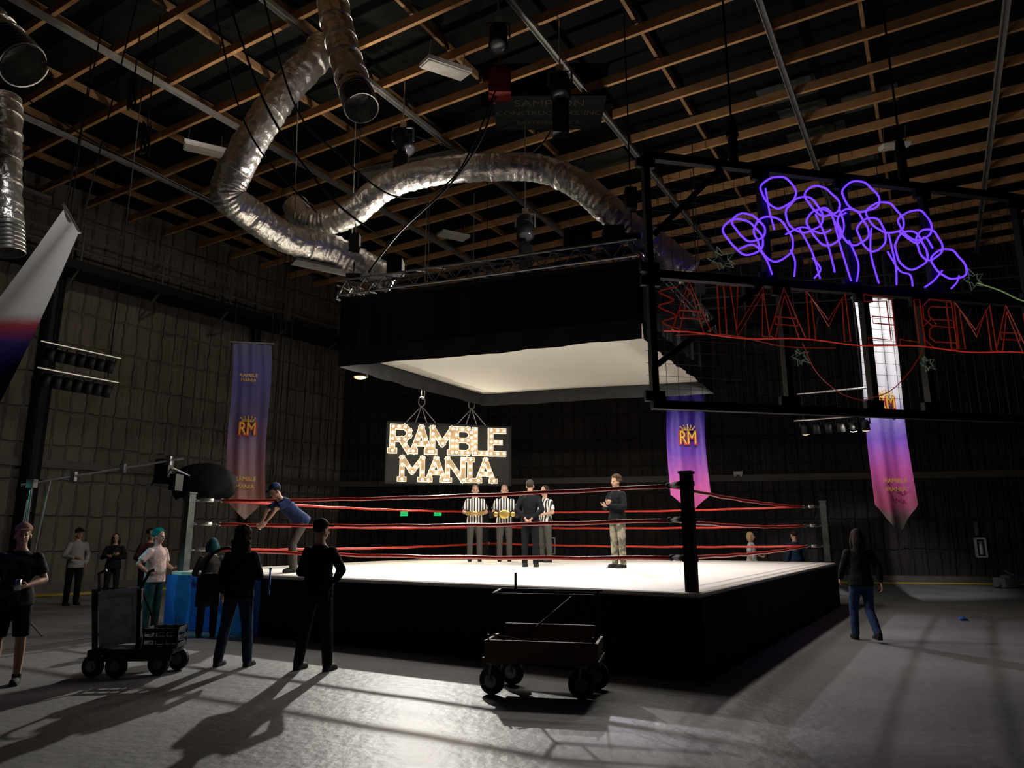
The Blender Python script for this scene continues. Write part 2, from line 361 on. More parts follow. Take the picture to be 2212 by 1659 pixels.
# ------------------------------------------------------------ wrestling ring
N_=V((2.15,8.45,0));L_=V((-6.12,13.2,0));R_=V((7.45,16.85,0));B_=L_+R_-N_
CN=(N_+B_)/2; HM=.97
ring=empty('wrestling_ring','white canvas wrestling ring with red ropes and dark skirt','wrestling ring',loc=(CN.x,CN.y,0))
def rl(p,z=0): return V((p.x-CN.x,p.y-CN.y,z))
cs=[L_,N_,R_,B_]
mb=MB(); ins=[CN+(p-CN)*.985 for p in cs]
mb.add([rl(p,.05) for p in ins]+[rl(p,HM-.08) for p in ins],[(3,2,1,0),(4,5,6,7)]+[(i,(i+1)%4,(i+1)%4+4,i+4) for i in range(4)])
mb.obj('platform','black',ring)
mb=MB(); mb.add([rl(p,HM-.075) for p in cs]+[rl(p,HM-.012) for p in cs]+[rl(CN+(p-CN)*.995,HM) for p in cs],
 [(3,2,1,0),(8,9,10,11)]+[(i,(i+1)%4,(i+1)%4+4,i+4) for i in range(4)]+[(i+4,(i+1)%4+4,(i+1)%4+8,i+8) for i in range(4)])
mb.obj('mat','canvas',ring,label='white canvas ring mat')
for i,(a,b) in enumerate(((L_,N_),(N_,R_),(R_,B_),(B_,L_))):
    d=(b-a); n=V((d.y,-d.x,0)).normalized()
    if (a-CN).dot(n)<0:n=-n
    def strip(t0,t1,m,lab,push):
        mb=MB(); nx=max(4,int((t1-t0)*90)); vs=[];fs=[]
        for ix in range(nx+1):
            t=t0+(t1-t0)*ix/nx
            for iz in range(5):
                q=iz/4; w=(math.sin(t*95)+.6*math.sin(t*231+1))*.022*(1-q)+.02+push
                p=a+d*t+n*w; vs.append(rl(p,.01+(HM-.07)*q))
        for ix in range(nx):
            for iz in range(4): fs.append((ix*5+iz,(ix+1)*5+iz,(ix+1)*5+iz+1,ix*5+iz+1))
        mb.add(vs,fs); mb.obj('apron',m,ring,True,label=lab)
    strip(0,1,'apronblk','black cloth apron',0)
    if i==0: strip(-.005,.25,'apronblue','blue cloth apron',.035)
posts=[CN+(p-CN)*.972 for p in cs]; corn=[CN+(p-CN)*.895 for p in cs]
mb=MB(); mb.box((0,0,2.35/2),(.13,.13,2.35)); mb.box((0,0,2.36),(.16,.16,.03))
for z in (1.34,1.8,2.23): mb.box((0,0,z),(.15,.15,.06))
ang0=math.atan2((N_-L_).y,(N_-L_).x)
p0=None
for i,p in enumerate(posts):
    if i==0:p0=mb.obj('post','post',ring); o=p0
    else:
        o=copy_part(p0,ring)
        o.data=o.data.copy(); o.data.materials[0]=M['black' if i==1 else 'postdark']
    o.location=rl(p); o.rotation_euler=(0,0,ang0)
for zi,z in enumerate((1.34,1.8,2.23)):
    for i in range(4):
        a=corn[i];b=corn[(i+1)%4]; pts=[]
        for k in range(21):
            t=k/20; q=a+(b-a)*t; pts.append(rl(q,z-.05*4*t*(1-t)+.006*math.sin(k*2.1)))
        MB().tube(pts,.026,8).obj('rope','ropered',ring,True)
        p=posts[i]; mb=MB(); a0=rl(p,z); a1=rl(a,z); dd=a1-a0
        mb.tube([a0,a0+dd*.35],.018,6); mb.tube([a0+dd*.3,a0+dd*.75],.032,8); mb.tube([a0+dd*.75,a1],.016,6)
        mb.tube([a0+dd*.3+V((0,0,.03)),a0+dd*.75+V((0,0,.03))],.01,5)
        mb.ell(a1,.04,n=8)
        mb.obj('turnbuckle','steel' if i!=1 else 'black',ring,True)

# ------------------------------------------------------------ canopy
KL=V((-3.45,13.7,0));KN=V((2.2,11.6,0));KR=V((4.75,16.4,0));KB=V((-.75,18.1,0))
KC=(KL+KN+KR+KB)/4; Z0=4.85;Z1=6.28
can=empty('lighting_canopy','black draped overhead soft box with white diffuser above ring','lighting canopy',loc=(KC.x,KC.y,Z0))
def kl(p,z): return V((p.x-KC.x,p.y-KC.y,z-Z0))
ks=[KL,KN,KR,KB]
for i in range(4):
    a=ks[i];b=ks[(i+1)%4];d=b-a; n=V((d.y,-d.x,0)).normalized()
    if (a-KC).dot(n)<0:n=-n
    for band in (0,1):
        mb=MB(); nx=60; nz=8; vs=[];fs=[]
        lo,hi=(Z0,Z0+.42) if band==0 else (Z0+.36,Z1)
        for ix in range(nx+1):
            t=ix/nx
            for iz in range(nz+1):
                q=iz/nz; w=(math.sin(t*40+i)+.7*math.sin(t*97+2*i))*.014*(1.2-q)+(.02 if band else -.0)
                z=lo+(hi-lo)*q
                if band==0: z+= (1-q)*(.012*math.sin(t*9+i*2)+.006*math.sin(t*31))
                vs.append(kl(a+d*t+n*w,z))
        for ix in range(nx):
            for iz in range(nz):
                k=nz+1; fs.append((ix*k+iz,(ix+1)*k+iz,(ix+1)*k+iz+1,ix*k+iz+1))
        mb.add(vs,fs); mb.obj('skirt_panel','gloss' if band else ('grcloth' if i!=1 else 'blackcloth'),can,True,label='glossy black upper skirt cloth' if band else 'dark lower skirt cloth')
mb=MB(); vs=[];fs=[]; n=24
for i in range(n+1):
    for j in range(n+1):
        u=i/n;v=j/n; p=(KL*(1-u)+KN*u)*(1-v)+(KB*(1-u)+KR*u)*v
        vs.append(kl(KC+(p-KC)*.985,5.16-.06*math.sin(math.pi*u)*math.sin(math.pi*v)+.012*math.sin(7*u+5*v)))
for i in range(n):
    for j in range(n): k=n+1; fs.append((i*k+j,i*k+j+1,(i+1)*k+j+1,(i+1)*k+j))
mb.add(vs,fs); mb.obj('diffuser','diff',can,True,label='white cloth diffuser')
mb=MB(); mb.add([kl(p,Z1) for p in ks],[(0,1,2,3)]); mb.obj('top_cloth','blackcloth',can)
def lattice(mb,a,b,h,w,n,r=.022):
    a=V(a);b=V(b);d=(b-a);x=V((d.y,-d.x,0)).normalized()*w/2; z=V((0,0,h))
    for q in (x,-x):
        mb.tube([a+q,b+q],r,6); mb.tube([a+q+z,b+q+z],r,6)
    for i in range(n):
        p=a+d*(i/n);p2=a+d*((i+1)/n);m=(p+p2)/2
        for q in(x,-x):
            mb.tube([p+q,m+q+z],r*.6,5); mb.tube([m+q+z,p2+q],r*.6,5)
        mb.tube([p+x,p2-x],r*.6,5); mb.tube([p+x+z,p2-x+z],r*.6,5)
for i in range(4):
    mb=MB(); lattice(mb,kl(ks[i],Z1+.02),kl(ks[(i+1)%4],Z1+.02),.30,.3,14); mb.obj('box_truss','dimsteel',can,label='silver aluminium lattice truss')
for p in ks:
    q=kl(KC+(p-KC)*.95,Z1+.3); mb=MB(); mb.tube([q,q+V((0,0,11.3-Z1-.3))],.012,5); mb.box(q+V((0,0,.9)),(.2,.2,.4)); mb.box(q+V((0,0,.2)),(.3,.06,.1)); mb.obj('chain_hoist','black',can)
for t,px in ((.2,.3),(.82,.5),(.93,.35)):
    p=KL+(KN-KL)*t; mb=MB(); q=kl(p,Z1+.34); mb.box(q+V((0,.1,.18)),(px,.35,.32)); mb.tube([q+V((0,-.08,.18)),q+V((0,-.12,.18))],.11,14); mb.obj('equipment_box','black',can)

# ------------------------------------------------------------ stage fixtures
def stage_light(loc,lab,aim=(0,-.4,-1),s=1.,lens='darklens',name='stage_light'):
    e=empty(name,lab,'stage light',loc=loc)
    mb=MB(); top=HC-loc[2]-.03
    mb.tube([(0,0,.28*s),(0,0,top)],.014,6); mb.box((0,0,.30*s),(.10*s,.06*s,.10*s)); mb.obj('clamp','steel',e)
    mb=MB(); mb.beam((-.17*s,0,.25*s),(.17*s,0,.25*s),.04,.02)
    for k in(-1,1): mb.beam((k*.17*s,0,.25*s),(k*.17*s,0,0),.04,.02)
    mb.obj('yoke','dimsteel',e)
    d=V(aim).normalized(); mb=MB(); c=V((0,0,0))
    mb.tube([c-d*.24*s,c-d*.2*s,c-d*.05*s,c+d*.05*s,c+d*.22*s],[.08*s,.11*s,.13*s,.14*s,.15*s],16); 
    for k in range(4): mb.tube([c-d*(.18-.04*k)*s,c-d*(.17-.04*k)*s],.145*s,16)
    mb.obj('housing','black',e,True)
    mb=MB(); mb.ell(c+d*.215*s,(.125*s,.125*s,.03*s),R=d.to_track_quat('Z','Y').to_matrix()); mb.obj('lens',lens,e,True)
    return e
stage_light((.91,12,9.9),'moving stage light with silver clamp hanging from a channel',s=1.3)
stage_light((-.25,11.4,10.5),'black stage light hanging close under the joists',s=1.2)
stage_light((-2.37,14,9.95),'black stage light with exposed yoke near the silver duct',aim=(.5,-.3,-1),s=1.3)
stage_light((.3,15,8.4),'stage light lowered on a pole above the canopy',s=1.3)
stage_light((-2.5,20.0,6.3),'black floodlight hung behind the ring canopy',aim=(0,-2.6,-1),s=1.3)
stage_light((1.8,20.6,6.3),'black floodlight hung behind the canopy beside the sign',aim=(.5,-2.2,-1),s=1.3)
mb=MB(); mb.box((0,0,0),(.42,.3,.5)); mb.box((0,0,.28),(.3,.2,.08)); mb.tube([(0,0,.3),(0,0,1.35)],.02,6); mb.box((0,-.155,0),(.34,.02,.4)); mb.tube([(-.1,0,-.25),(-.1,0,-.4)],.02,6)
mb.obj('chain_motor','red',label='dark red chain motor hanging from the roof steel',category='chain motor',loc=(-.23,12,9.95))
for x,y,z,h in ((-2.37,13.9,9.15,.75),(.91,12.0,9.2,.6),(.3,14.9,7.6,.6)):
    mb=MB(); mb.box((0,0,0),(.3,.24,h)); mb.box((0,0,h/2+.05),(.18,.14,.1)); mb.tube([(0,0,h/2),(0,0,h/2+.35)],.012,5); mb.box((0,-.13,.1),(.22,.02,h*.5))
    mb.obj('chain_bag','black',label='black chain bag hanging below a stage light',category='chain bag',loc=(x,y,z))

def can_mesh():
    mb=MB(); mb.tube([(0,0,.0),(0,0,-.05),(0,0,-.24)],[.06,.085,.095],12); mb.beam((-.1,0,.05),(-.1,0,-.1),.03,.01);mb.beam((.1,0,.05),(.1,0,-.1),.03,.01);mb.beam((-.1,0,.05),(.1,0,.05),.03,.01)
    return mb
def par_bar(p,q,n,lab,canlab,lit=(),down=.1):
    p=V(p);q=V(q);d=q-p;ang=math.atan2(d.y,d.x)
    e=empty('lighting_bar',lab,'lighting bar',loc=p,rot=ang); L=V((d.x,d.y,0)).length
    mb=MB(); mb.tube([(-.1,0,0),(L+.1,0,0)],.024,8); mb.obj('pipe','steel',e)
    for xx in(.12,L-.12): MB().tube([(xx,0,0),(xx,0,HC-p.z-.04)],.012,5).obj('suspension_cable','black',e)
    base=None
    for i in range(n):
        if base is None: o=base=can_mesh().obj('par_can','black',e,True)
        else: o=copy_part(base,e)
        o.location=(L*(i+.5)/n,0,-down); o.rotation_euler=(.25+.2*random.random(),0,0)
        if i in lit:
            mb=MB(); mb.ell((0,0,-.24),(.085,.085,.03)); mb.obj('lens',lit[i],o,True)
par_bar((-8.82,13,5.18),(-8.15,14.2,5.18),7,'steel pipe with a row of black par lights by the wall','')
par_bar((-8.82,13,4.67),(-8.15,14.2,4.67),7,'lower steel pipe with black par lights hung by the wall','')
par_bar((6.93,17,4.30),(8.28,16.2,4.30),6,'pipe of par lights with a few glowing warm near the banner','',{0:'glowwarm',4:'glowhot',5:'glowwarm'})
mb=MB(); mb.tube([(6.95,17.0,4.95),(8.3,16.2,4.95)],.025,8); mb.obj('hanging_pipe','steel',label='bare steel pipe hung above the par lights',category='pipe')

# ------------------------------------------------------------ marquee sign
LET={'R':(.80,[[(0,0),(0,1)],[(0,1),(.5,1),(.68,.85),(.68,.65),(.5,.48),(0,.48)],[(.36,.48),(.68,0)]],[(0,0)]),
'A':(.88,[[(.06,0),(.40,1),(.74,0)],[(.19,.33),(.61,.33)]],[(.06,0),(.74,0)]),
'M':(1.02,[[(0,0),(0,1),(.42,.35),(.84,1),(.84,0)]],[(0,0),(.84,0)]),
'B':(.82,[[(0,0),(0,1)],[(0,1),(.5,1),(.64,.87),(.64,.65),(.5,.53),(0,.53)],[(.5,.53),(.68,.38),(.68,.15),(.5,0),(0,0)]],[]),
'L':(.70,[[(0,1),(0,0),(.52,0)]],[]),
'E':(.76,[[(.58,1),(0,1),(0,0),(.58,0)],[(0,.5),(.42,.5)]],[]),
'N':(.86,[[(0,0),(0,1),(.66,0),(.66,1)]],[(0,0)]),
'I':(.38,[[(.1,0),(.1,1)]],[(.1,0),(.1,1)]),' ':(.35,[],[])}
sg=empty('marquee_sign','black hanging sign with glowing bulb letters above the ropes','marquee sign',loc=(-3.30,18.5,2.88),rot=math.atan2(1,3.28))
SW=3.43;SH=1.64
mb=MB(); mb.box((SW/2,.06,SH/2),(SW,.10,SH)); mb.obj('panel','panel',sg)
mb=MB()
for x in(.03,SW-.03): mb.box((x,.0,SH/2),(.04,.04,SH))
for z in(.03,SH-.03): mb.box((SW/2,0,z),(SW,.04,.04))
mb.obj('frame','black',sg)
bulb0=None
def row(word,x0,x1,zb,h):
    global bulb0
    tot=sum(LET[c][0] for c in word)-.12; th=.13*h
    sx=(x1-x0-th*1.3)/ (tot); x=x0+th*.65
    for c in word:
        w,st,ser=LET[c]; mb=MB(); mb2=MB(); bl=[]
        sb=[list(q) for q in st]; st=[list(q) for q in st]
        for (a,b) in ser: st.append([(a-.09,b),(a+.09,b)])
        for qi,q in enumerate(st):
            P=[V((x+a*sx,0,zb+th*.65+b*(h-th*1.3))) for a,b in q]
            for a,b in zip(P[:-1],P[1:]):
                d=(b-a).normalized()*th*.5
                for m_,w_,y_,dep in((mb,th*1.48,-.02,.05),(mb2,th*1.16,-.05,.05)):
                    g=d*(w_/th); aa=a-g;bb=b+g; n=V((-d.z,0,d.x)).normalized()*w_/2
                    vs=[aa-n,bb-n,bb+n,aa+n]; vs=[v+V((0,y_+dep/2,0)) for v in vs]+[v+V((0,y_-dep/2,0)) for v in vs]
                    m_.add(vs,[(0,1,2,3),(7,6,5,4)]+[(i,i+4,(i+1)%4+4,(i+1)%4) for i in range(4)])
                if qi<len(sb):
                    k=max(1,round((b-a).length/.17))
                    for i in range(k+1):
                        p=a+(b-a)*i/k
                        if all((p-r).length>.115 for r in bl): bl.append(p)
        L=mb.obj('letter','edge',sg,label='glowing bulb letter')
        mb2.obj('letter_face','face',L)
        for p in bl:
            if bulb0 is None:
                m=MB(); m.ell((0,0,0),(.034,.034,.034),n=10); m.tube([(0,.0,0),(0,.035,0)],.02,8); o=bulb0=m.obj('bulb','bulb',L,True)
            else: o=copy_part(bulb0,L)
            o.location=(p.x,-.10,p.z)
        x+=w*sx
row('RAMBLE',.10,3.30,.80,.76); row('MANIA',.38,2.98,.07,.67)
for x in (.92,2.3):
    mb=MB(); t=V((x,0.03,SH+.45))
    for dx in(-.4,-.15,.15,.4):
        mb.tube([(x+dx,.03,SH),t],.012,5)
    mb.tube([t+V((math.cos(a*.52)*.09,0,.12+math.sin(a*.52)*.13)) for a in range(12)],.016,5,closed=True)
    mb.tube([t+V((.03+math.cos(a*.52)*.05,.03,.35+math.sin(a*.52)*.16)) for a in range(12)],.012,5,closed=True)
    mb.tube([t+V((0,0,.3)),t+V((0,0,6.4))],.014,5)
    mb.obj('rigging_cable','strut',sg)

# ------------------------------------------------------------ banners
def banner(loc,rot,w,h,tip,m,lab,logoz,skew=0,text=True,ls=1.):
    e=empty('hanging_banner',lab,'banner',loc=loc,rot=rot)
    mb=MB(); nx=14;nz=30;vs=[];fs=[]
    for ix in range(nx+1):
        for iz in range(nz+1):
            u=ix/nx;q=iz/nz; low=h-tip*abs(2*u-1); z=-low*q
            y=.05*math.sin(u*9+q*2)*(.3+q)+.03*math.sin(u*21-q*3)
            x=(u-.5)*w+.03*math.sin(q*7)
            vs.append((x+skew*q,y,z))
    for ix in range(nx):
        for iz in range(nz): k=nz+1; fs.append((ix*k+iz,(ix+1)*k+iz,(ix+1)*k+iz+1,ix*k+iz+1))
    mb.add(vs,fs); mb.obj('cloth',m,e,True)
    mb=MB(); mb.tube([(-w/2-.08,0,.02),(w/2+.08,0,.02)],.022,8); mb.obj('pole','steel',e)
    for k in(-1,1): MB().tube([(k*w/2,0,.02),(k*w/2,0,HC-loc[2]-.04)],.01,5).obj('rope','black',e)
    RX=Matrix.Rotation(math.pi/2,3,'X'); y=-.12
    for z in logoz:
        sx=skew*(-z/h)
        for dx,dz in ((-.02,-.02),(.02,-.02),(.0,.015)):
            textobj('emblem_backing','RM',.46*ls,'bred',V((sx+dx,y+.02,z+dz)),RX@Matrix.Diagonal((.85,1.3,1)),e,ext=.012)  # red backing printed behind the yellow letters
        textobj('emblem_letters','RM',.44*ls,'byel',V((sx,y,z)),RX@Matrix.Diagonal((.85,1.25,1)),e,ext=.012)
        mb=MB()
        for k in range(5):
            a=(k-2)*.085*ls; zz=z-.02
            mb.tube([(sx+a*.7,y,zz+.26*ls),(sx+a*1.2,y,zz+(.40-.03*abs(k-2))*ls),(sx+a*.7+.03,y,zz+.30*ls)],.010,5)
            mb.ell((sx+a*1.2,y,zz+(.42-.03*abs(k-2))*ls),.018,n=6)
        mb.tube([(sx-.17*ls,y,z-.02+.26*ls),(sx+.17*ls,y,z-.02+.26*ls)],.014,5)
        mb.obj('crown','byel',e)
    if text:
        zt=-h+tip+.45; sx=skew*.9
        textobj('banner_lettering','RAMBLE',.15,'byel',V((sx,y,zt+.1)),RX,e); textobj('banner_lettering','MANIA',.15,'byel',V((sx,y,zt-.1)),RX,e)
    return e
e=banner((-7.18,19,6.76),.18,1.0,4.78,.5,'banner1','tall pointed fabric banner with crown emblem near blue corner',[-2.4],.12,ls=.9)
textobj('banner_lettering','RAMBLE\nMANIA',.13,'byel',V((0,-.16,-1.0)),Matrix.Rotation(math.pi/2,3,'X'),e)
banner((4.58,18.5,6.5),0,1.0,4.35,.45,'banner','purple and pink pointed banner with crown emblem behind ring',[-2.45],text=False,ls=.9)
banner((9.05,17,7.39),0,.94,5.85,.75,'banner3','long pointed purple to pink banner with lit top painted white',[-2.68],ls=.8)
mb=MB(); nx=8;nz=22;vs=[];fs=[]
a0=V((-6.17,9.1,6.05));a1=V((-5.86,9.0,5.62)); b0=V((-6.75,8.2,3.6)); b1=V((-5.52,7.5,3.05)); c0=V((-6.9,7.6,1.6)); c1=V((-5.9,7.0,1.3))
for ix in range(nx+1):
    u=ix/nx
    for iz in range(nz+1):
        q=iz/nz
        t=a0.lerp(a1,u); m_=b0.lerp(b1,u); l=c0.lerp(c1,u)
        p=t.lerp(m_,q*2) if q<.5 else m_.lerp(l,q*2-1)
        vs.append(p-a0+V((0,.06*math.sin(u*6+q*5),0)))
for ix in range(nx):
    for iz in range(nz): k=nz+1; fs.append((ix*k+iz,(ix+1)*k+iz,(ix+1)*k+iz+1,ix*k+iz+1))
e=empty('hanging_banner','white and dark banner seen edge-on, swinging from ropes','banner',loc=a0)
MB().add(vs,fs).obj('cloth','banner4',e,True)
mb=MB(); mb.tube([V((-.03,0,.04)),a1-a0],.02,8); mb.obj('pole','steel',e)
MB().tube([(0,0,0),(.35,0,5.6)],.011,5).obj('rope','black',e); MB().tube([a1-a0,V((.75,.2,5.6))],.011,5).obj('rope','black',e)

# ------------------------------------------------------------ near truss with rope lights
TR=math.atan2(.208,.978)
tr=empty('truss_frame','black steel truss frame with wire mesh carrying rope lights','truss',loc=(1.6,8,0),rot=TR)
XE=8.0
for z in (6.2,4.66,3.08): MB().beam((0,0,z),(XE,0,z),.09,.10).obj('chord','black',tr)
for x,x2 in ((.04,.04),(1.6,1.76),(2.78,2.92),(4.0,3.74),(5.5,5.5),(7.2,7.2)):
    mb=MB(); mb.beam((x,0,4.66),(x,0,6.2),.08,.10); mb.box((x,0,6.1),(.24,.06,.12)); mb.box((x,0,4.74),(.24,.06,.12)); mb.obj('vertical_brace','black',tr)
    mb=MB(); mb.beam((x2,0,3.05),(x2,0,4.66),.08,.10); mb.box((x2,0,4.57),(.24,.06,.12)); mb.box((x2,0,3.18),(.24,.06,.12)); mb.obj('vertical_brace','black',tr)
for a,b in (((1.05,0,6.14),(.1,0,5.15)),((1.5,0,4.62),(.08,0,3.55)),((6.9,0,6.14),(5.5,0,4.7)),((5.6,0,4.6),(7.0,0,3.15))):
    MB().beam(a,b,.06,.07).obj('diagonal_brace','black',tr)
mb=MB()
x=.1
while x<XE: mb.beam((x,.12,3.1),(x,.12,6.15),.004,.004); x+=.15
z=3.15
while z<6.15: mb.beam((0,.12,z),(XE,.12,z),.004,.004); z+=.15
o=mb.obj('wire_mesh','black',tr); o['kind']='stuff'
def hang(x,z0,z1):
    mb=MB(); mb.tube([(x,0,z0),(x,0,z1)],.015,6); mb.tube([(x,0,z0),(x,0,z0+.35)],.06,8); mb.tube([(x,0,z0+.35),(x,0,z0+.62)],[.085,.05],8); mb.obj('hanger','black',tr)
hang(1.25,6.25,HC-.03); hang(3.75,6.25,HC-.03)
ga=empty('grape_rope_light','violet glowing rope-light grape cluster mounted on the truss','rope light',loc=(1.6,8,0),rot=TR)
gr=[(1.8,5.87,.20),(2.42,5.81,.19),(2.99,5.93,.21),(2.14,5.59,.22),(3.33,5.67,.21),(3.78,5.61,.20),(1.27,5.22,.21),(1.68,5.23,.24),(2.83,5.49,.20),(3.66,5.24,.22),(4.22,5.10,.20),(2.40,5.45,.2),(3.1,5.42,.19),(1.35,5.35,.17),(3.95,5.35,.18)]
for gi,(x,z,r) in enumerate(gr):
    ph=random.random()*6; pts=[]
    for k in range(60):
        a=ph+k/59*6.25; rr=r*(1.18+.12*math.sin(a*2+ph)+.04*math.sin(a*3+gi)+.02*math.sin(a*7)); pts.append((x+rr*math.cos(a),-.07+.02*math.sin(a*3),z+rr*math.sin(a)*.92))
    MB().tube(pts,.012,7).obj('grape_loop','purple',ga,True)
dr=[[(2.3,5.62),(2.42,5.3),(2.5,4.85)],[(2.55,5.6),(2.62,5.2),(2.72,4.75)],[(3.1,5.5),(3.05,5.15),(3.12,4.75)],[(2.05,5.4),(2.2,5.1),(2.28,4.75)],[(1.9,5.1),(1.95,4.95),(1.92,4.75)],[(3.35,5.45),(3.4,5.0),(3.38,4.75)],[(4.1,5.0),(3.95,4.85),(3.8,4.75)],[(2.3,5.65),(2.45,5.72),(2.6,5.62),(2.75,5.68)],[(1.85,5.3),(2.1,5.42),(2.35,5.36),(2.5,5.42)],[(2.2,5.02),(2.3,4.88),(2.2,4.75)],[(3.5,5.5),(3.75,5.35),(3.9,5.45),(4.0,5.3)],[(1.2,5.05),(1.4,5.12),(1.55,4.95),(1.62,4.75)],[(3.3,5.2),(3.45,4.95),(3.6,4.9),(3.62,4.75)],[(2.75,5.3),(2.85,5.0),(2.8,4.75)],[(1.62,5.9),(1.65,5.6),(1.7,5.35)],[(2.65,5.75),(2.7,5.5),(2.62,5.3)],[(4.35,4.95),(4.3,4.85),(4.2,4.76)]]
for d in dr: MB().tube(smoothpath([(x,-.07,z) for x,z in d],8),.011,6).obj('grape_stem','purple',ga,True)
rt=empty('lettering_rope_light','dull red rope-light lettering seen from behind on the truss','rope light',loc=(1.6,8,0),rot=TR)
word='RAMBLE MANIA'; x=5.72; h=.56
for c in word:
    w,st,ser=LET[c]; sx=.575
    for q in st:
        Q=[V((x-a*sx,0,3.98+b*h)) for a,b in q]; off=.045; sides=[[],[]]
        for i in range(len(Q)):
            t=(Q[min(i+1,len(Q)-1)]-Q[max(i-1,0)]).normalized(); n=V((-t.z,0,t.x))
            for si,sg_ in enumerate((1,-1)): sides[si].append(Q[i]+n*off*sg_+(t*off*(-1 if i==0 else 1 if i==len(Q)-1 else 0))*.6)
        P=[p+V((random.uniform(-.006,.006),-.07,random.uniform(-.006,.006))) for p in sides[0]+sides[1][::-1]]
        MB().tube(P,.0085,5,closed=True).obj('letter_tube','neonred',rt)
    x-=w*sx+.01
P=[(.35,4.50),(.12,4.42),(.30,4.33),(.10,4.24),(.32,4.14),(.14,4.05),(.34,3.98)]
MB().tube(smoothpath([(a,-.07,b) for a,b in P],5),.009,5).obj('letter_tube','neonred',rt)
pts=[(x0,-.08,3.93+.02*math.sin(x0*4)) for x0 in [i*.15 for i in range(1,52)]]
MB().tube(pts,.008,5).obj('underline_tube','neonred2',rt)
for d in ([(1.95,3.9),(2.1,3.55),(2.4,3.3),(2.7,3.22)],[(2.7,3.22),(3.1,3.35),(3.45,3.65),(3.65,3.92)],[(.3,3.90),(1.0,3.94),(1.7,3.84),(2.4,3.86)]):
    MB().tube(smoothpath([(a,-.08,b) for a,b in d],5),.006,5).obj('loose_tube','neonred',rt)
gl=empty('leaf_rope_light','pale green rope-light leaves mounted on the truss','rope light',loc=(1.6,8,0),rot=TR)
for (x,z,r,m) in ((.95,4.88,.19,'neongrn'),(4.55,4.9,.17,'neongrn'),(1.9,3.72,.13,'neongrn'),(3.68,3.72,.12,'neongrn')):
    for ph in (0,.35):
        pts=[]
        for k in range(11):
            a=k/10*6.28+ph; rr=r*(1 if k%2 else .45)*(1 if ph==0 else .8)*random.uniform(.85,1.15); pts.append((x+rr*math.cos(a),-.09,z+rr*math.sin(a)*.85))
        MB().tube(pts,.006,5).obj('leaf_outline',m,gl)
MB().tube(smoothpath([(4.6,-.09,4.86),(4.95,-.09,4.78),(5.3,-.09,4.66),(5.7,-.09,4.68)],5),.009,5).obj('stem_tube','neonyel',gl)

# ------------------------------------------------------------ cables
def cable(pts,r,lab,m='black'):
    MB().tube(smoothpath(pts,8),r,6).obj('hanging_cable',m,smooth=True,label=lab,category='cable')
cable([(-4.2,9.3,11.2),(-3.6,10.4,8.6),(-2.9,11,7.9),(-2.0,11.5,7.4),(-1.0,11.5,7.8),(-.3,11.8,9.7)],.016,'slack black cable looping below the joists')
cable([(-5.0,10.2,11.2),(-4.2,10.8,8.8),(-3.2,11.4,7.4),(-2.4,12,6.9)],.02,'black cable draped from the ceiling to the canopy')
cable([(-5.1,10.0,11.2),(-4.5,10.8,8.4),(-3.4,11.5,7.1)],.016,'thin black cable beside the silver duct')
cable([(-.3,12,9.7),(-.6,12.2,8.9),(-1.2,12.6,8.2),(-2.2,13,7.4),(-2.9,13.6,6.8)],.022,'black power cable running down to the canopy truss')
cable([(-11,14,11.2),(-9,13.5,9.8),(-7.5,13.5,9.0),(-6,13.8,8.3),(-5.1,14,8.0)],.016,'drooping black cable crossing under the joists')
cable([(1.0,12.2,9.8),(.6,13,9.3),(-.2,14,9.5),(-1.6,14,9.9),(-2.4,14,10.2)],.014,'black cable strung between two stage lights')
for x,y in ((-6.5,19.2),(-6.35,19.2),(-6.2,19.3),(-4.1,21.8)):
    MB().tube([(x,y,.02),(x,y,11.3)],.014,5).obj('drop_rope','black',label='thin black rope dropping from the roof',category='rope',group='drop ropes by the banner')
for x,y,z in ((-7.4,12.4,10.3),(-6.7,11.8,9.0)):
    mb=MB(); 
    for k in range(5): mb.tube([(.06*math.cos(a*.6+k)*(1+.1*k),.06*math.sin(a*.6+k),-.3+.33*math.cos(a*.6)) for a in range(10)],.014,5,closed=True)
    mb.tube([(0,0,0),(0,0,11.3-z)],.012,5); mb.obj('coiled_rope','black',label='bundle of coiled rope tied under the joists',category='rope',loc=(x,y,z))

# ------------------------------------------------------------ wall items
def exitsign(x,y):
    e=empty('exit_sign','small glowing green exit sign on the far wall','exit sign',loc=(x,y,2.36),rot=angb)
    MB().box((0,0,0),(.34,.06,.2)).obj('housing','black',e); MB().box((0,-.035,0),(.31,.012,.17)).obj('lit_panel','exit',e)
    textobj('lettering','EXIT',.15,'white',V((0,-.045,0)),Matrix.Rotation(math.pi/2,3,'X'),e)
exitsign(-4.2,28.15); exitsign(-2.86,27.85)
for x in (1.45,15.3):
    y=27.4-.229*x-.12
    e=empty('extinguisher_cabinet','white-framed fire extinguisher cabinet on the dark wall','fire extinguisher cabinet',loc=(x,y,1.16),rot=angb)
    mb=MB()
    for k in(-1,1): mb.box((k*.14,0,0),(.05,.1,.62)); mb.box((0,0,k*.29),(.33,.1,.05))
    mb.obj('frame','white',e); MB().box((0,.02,0),(.26,.05,.56)).obj('back_panel','rubber',e)
    mb=MB(); mb.tube([(0,-.02,-.22),(0,-.02,.1),(0,-.02,.15)],[.05,.05,.02],10); mb.box((0,-.03,.18),(.1,.03,.03)); mb.obj('extinguisher','white',e)
    MB().box((0,0,0),(.1,.015,.42)).obj('wall_placard','red' if x<5 else 'greymetal',label='narrow vertical placard above the extinguisher cabinet',category='placard',loc=(x-.05,y+.02,1.78),rot=angb)
e=empty('emergency_light','small white emergency light on the dark wall band','emergency light',loc=(8.05,25.42,3.72),rot=angb)
MB().box((0,0,0),(.3,.1,.12)).obj('housing','white',e)
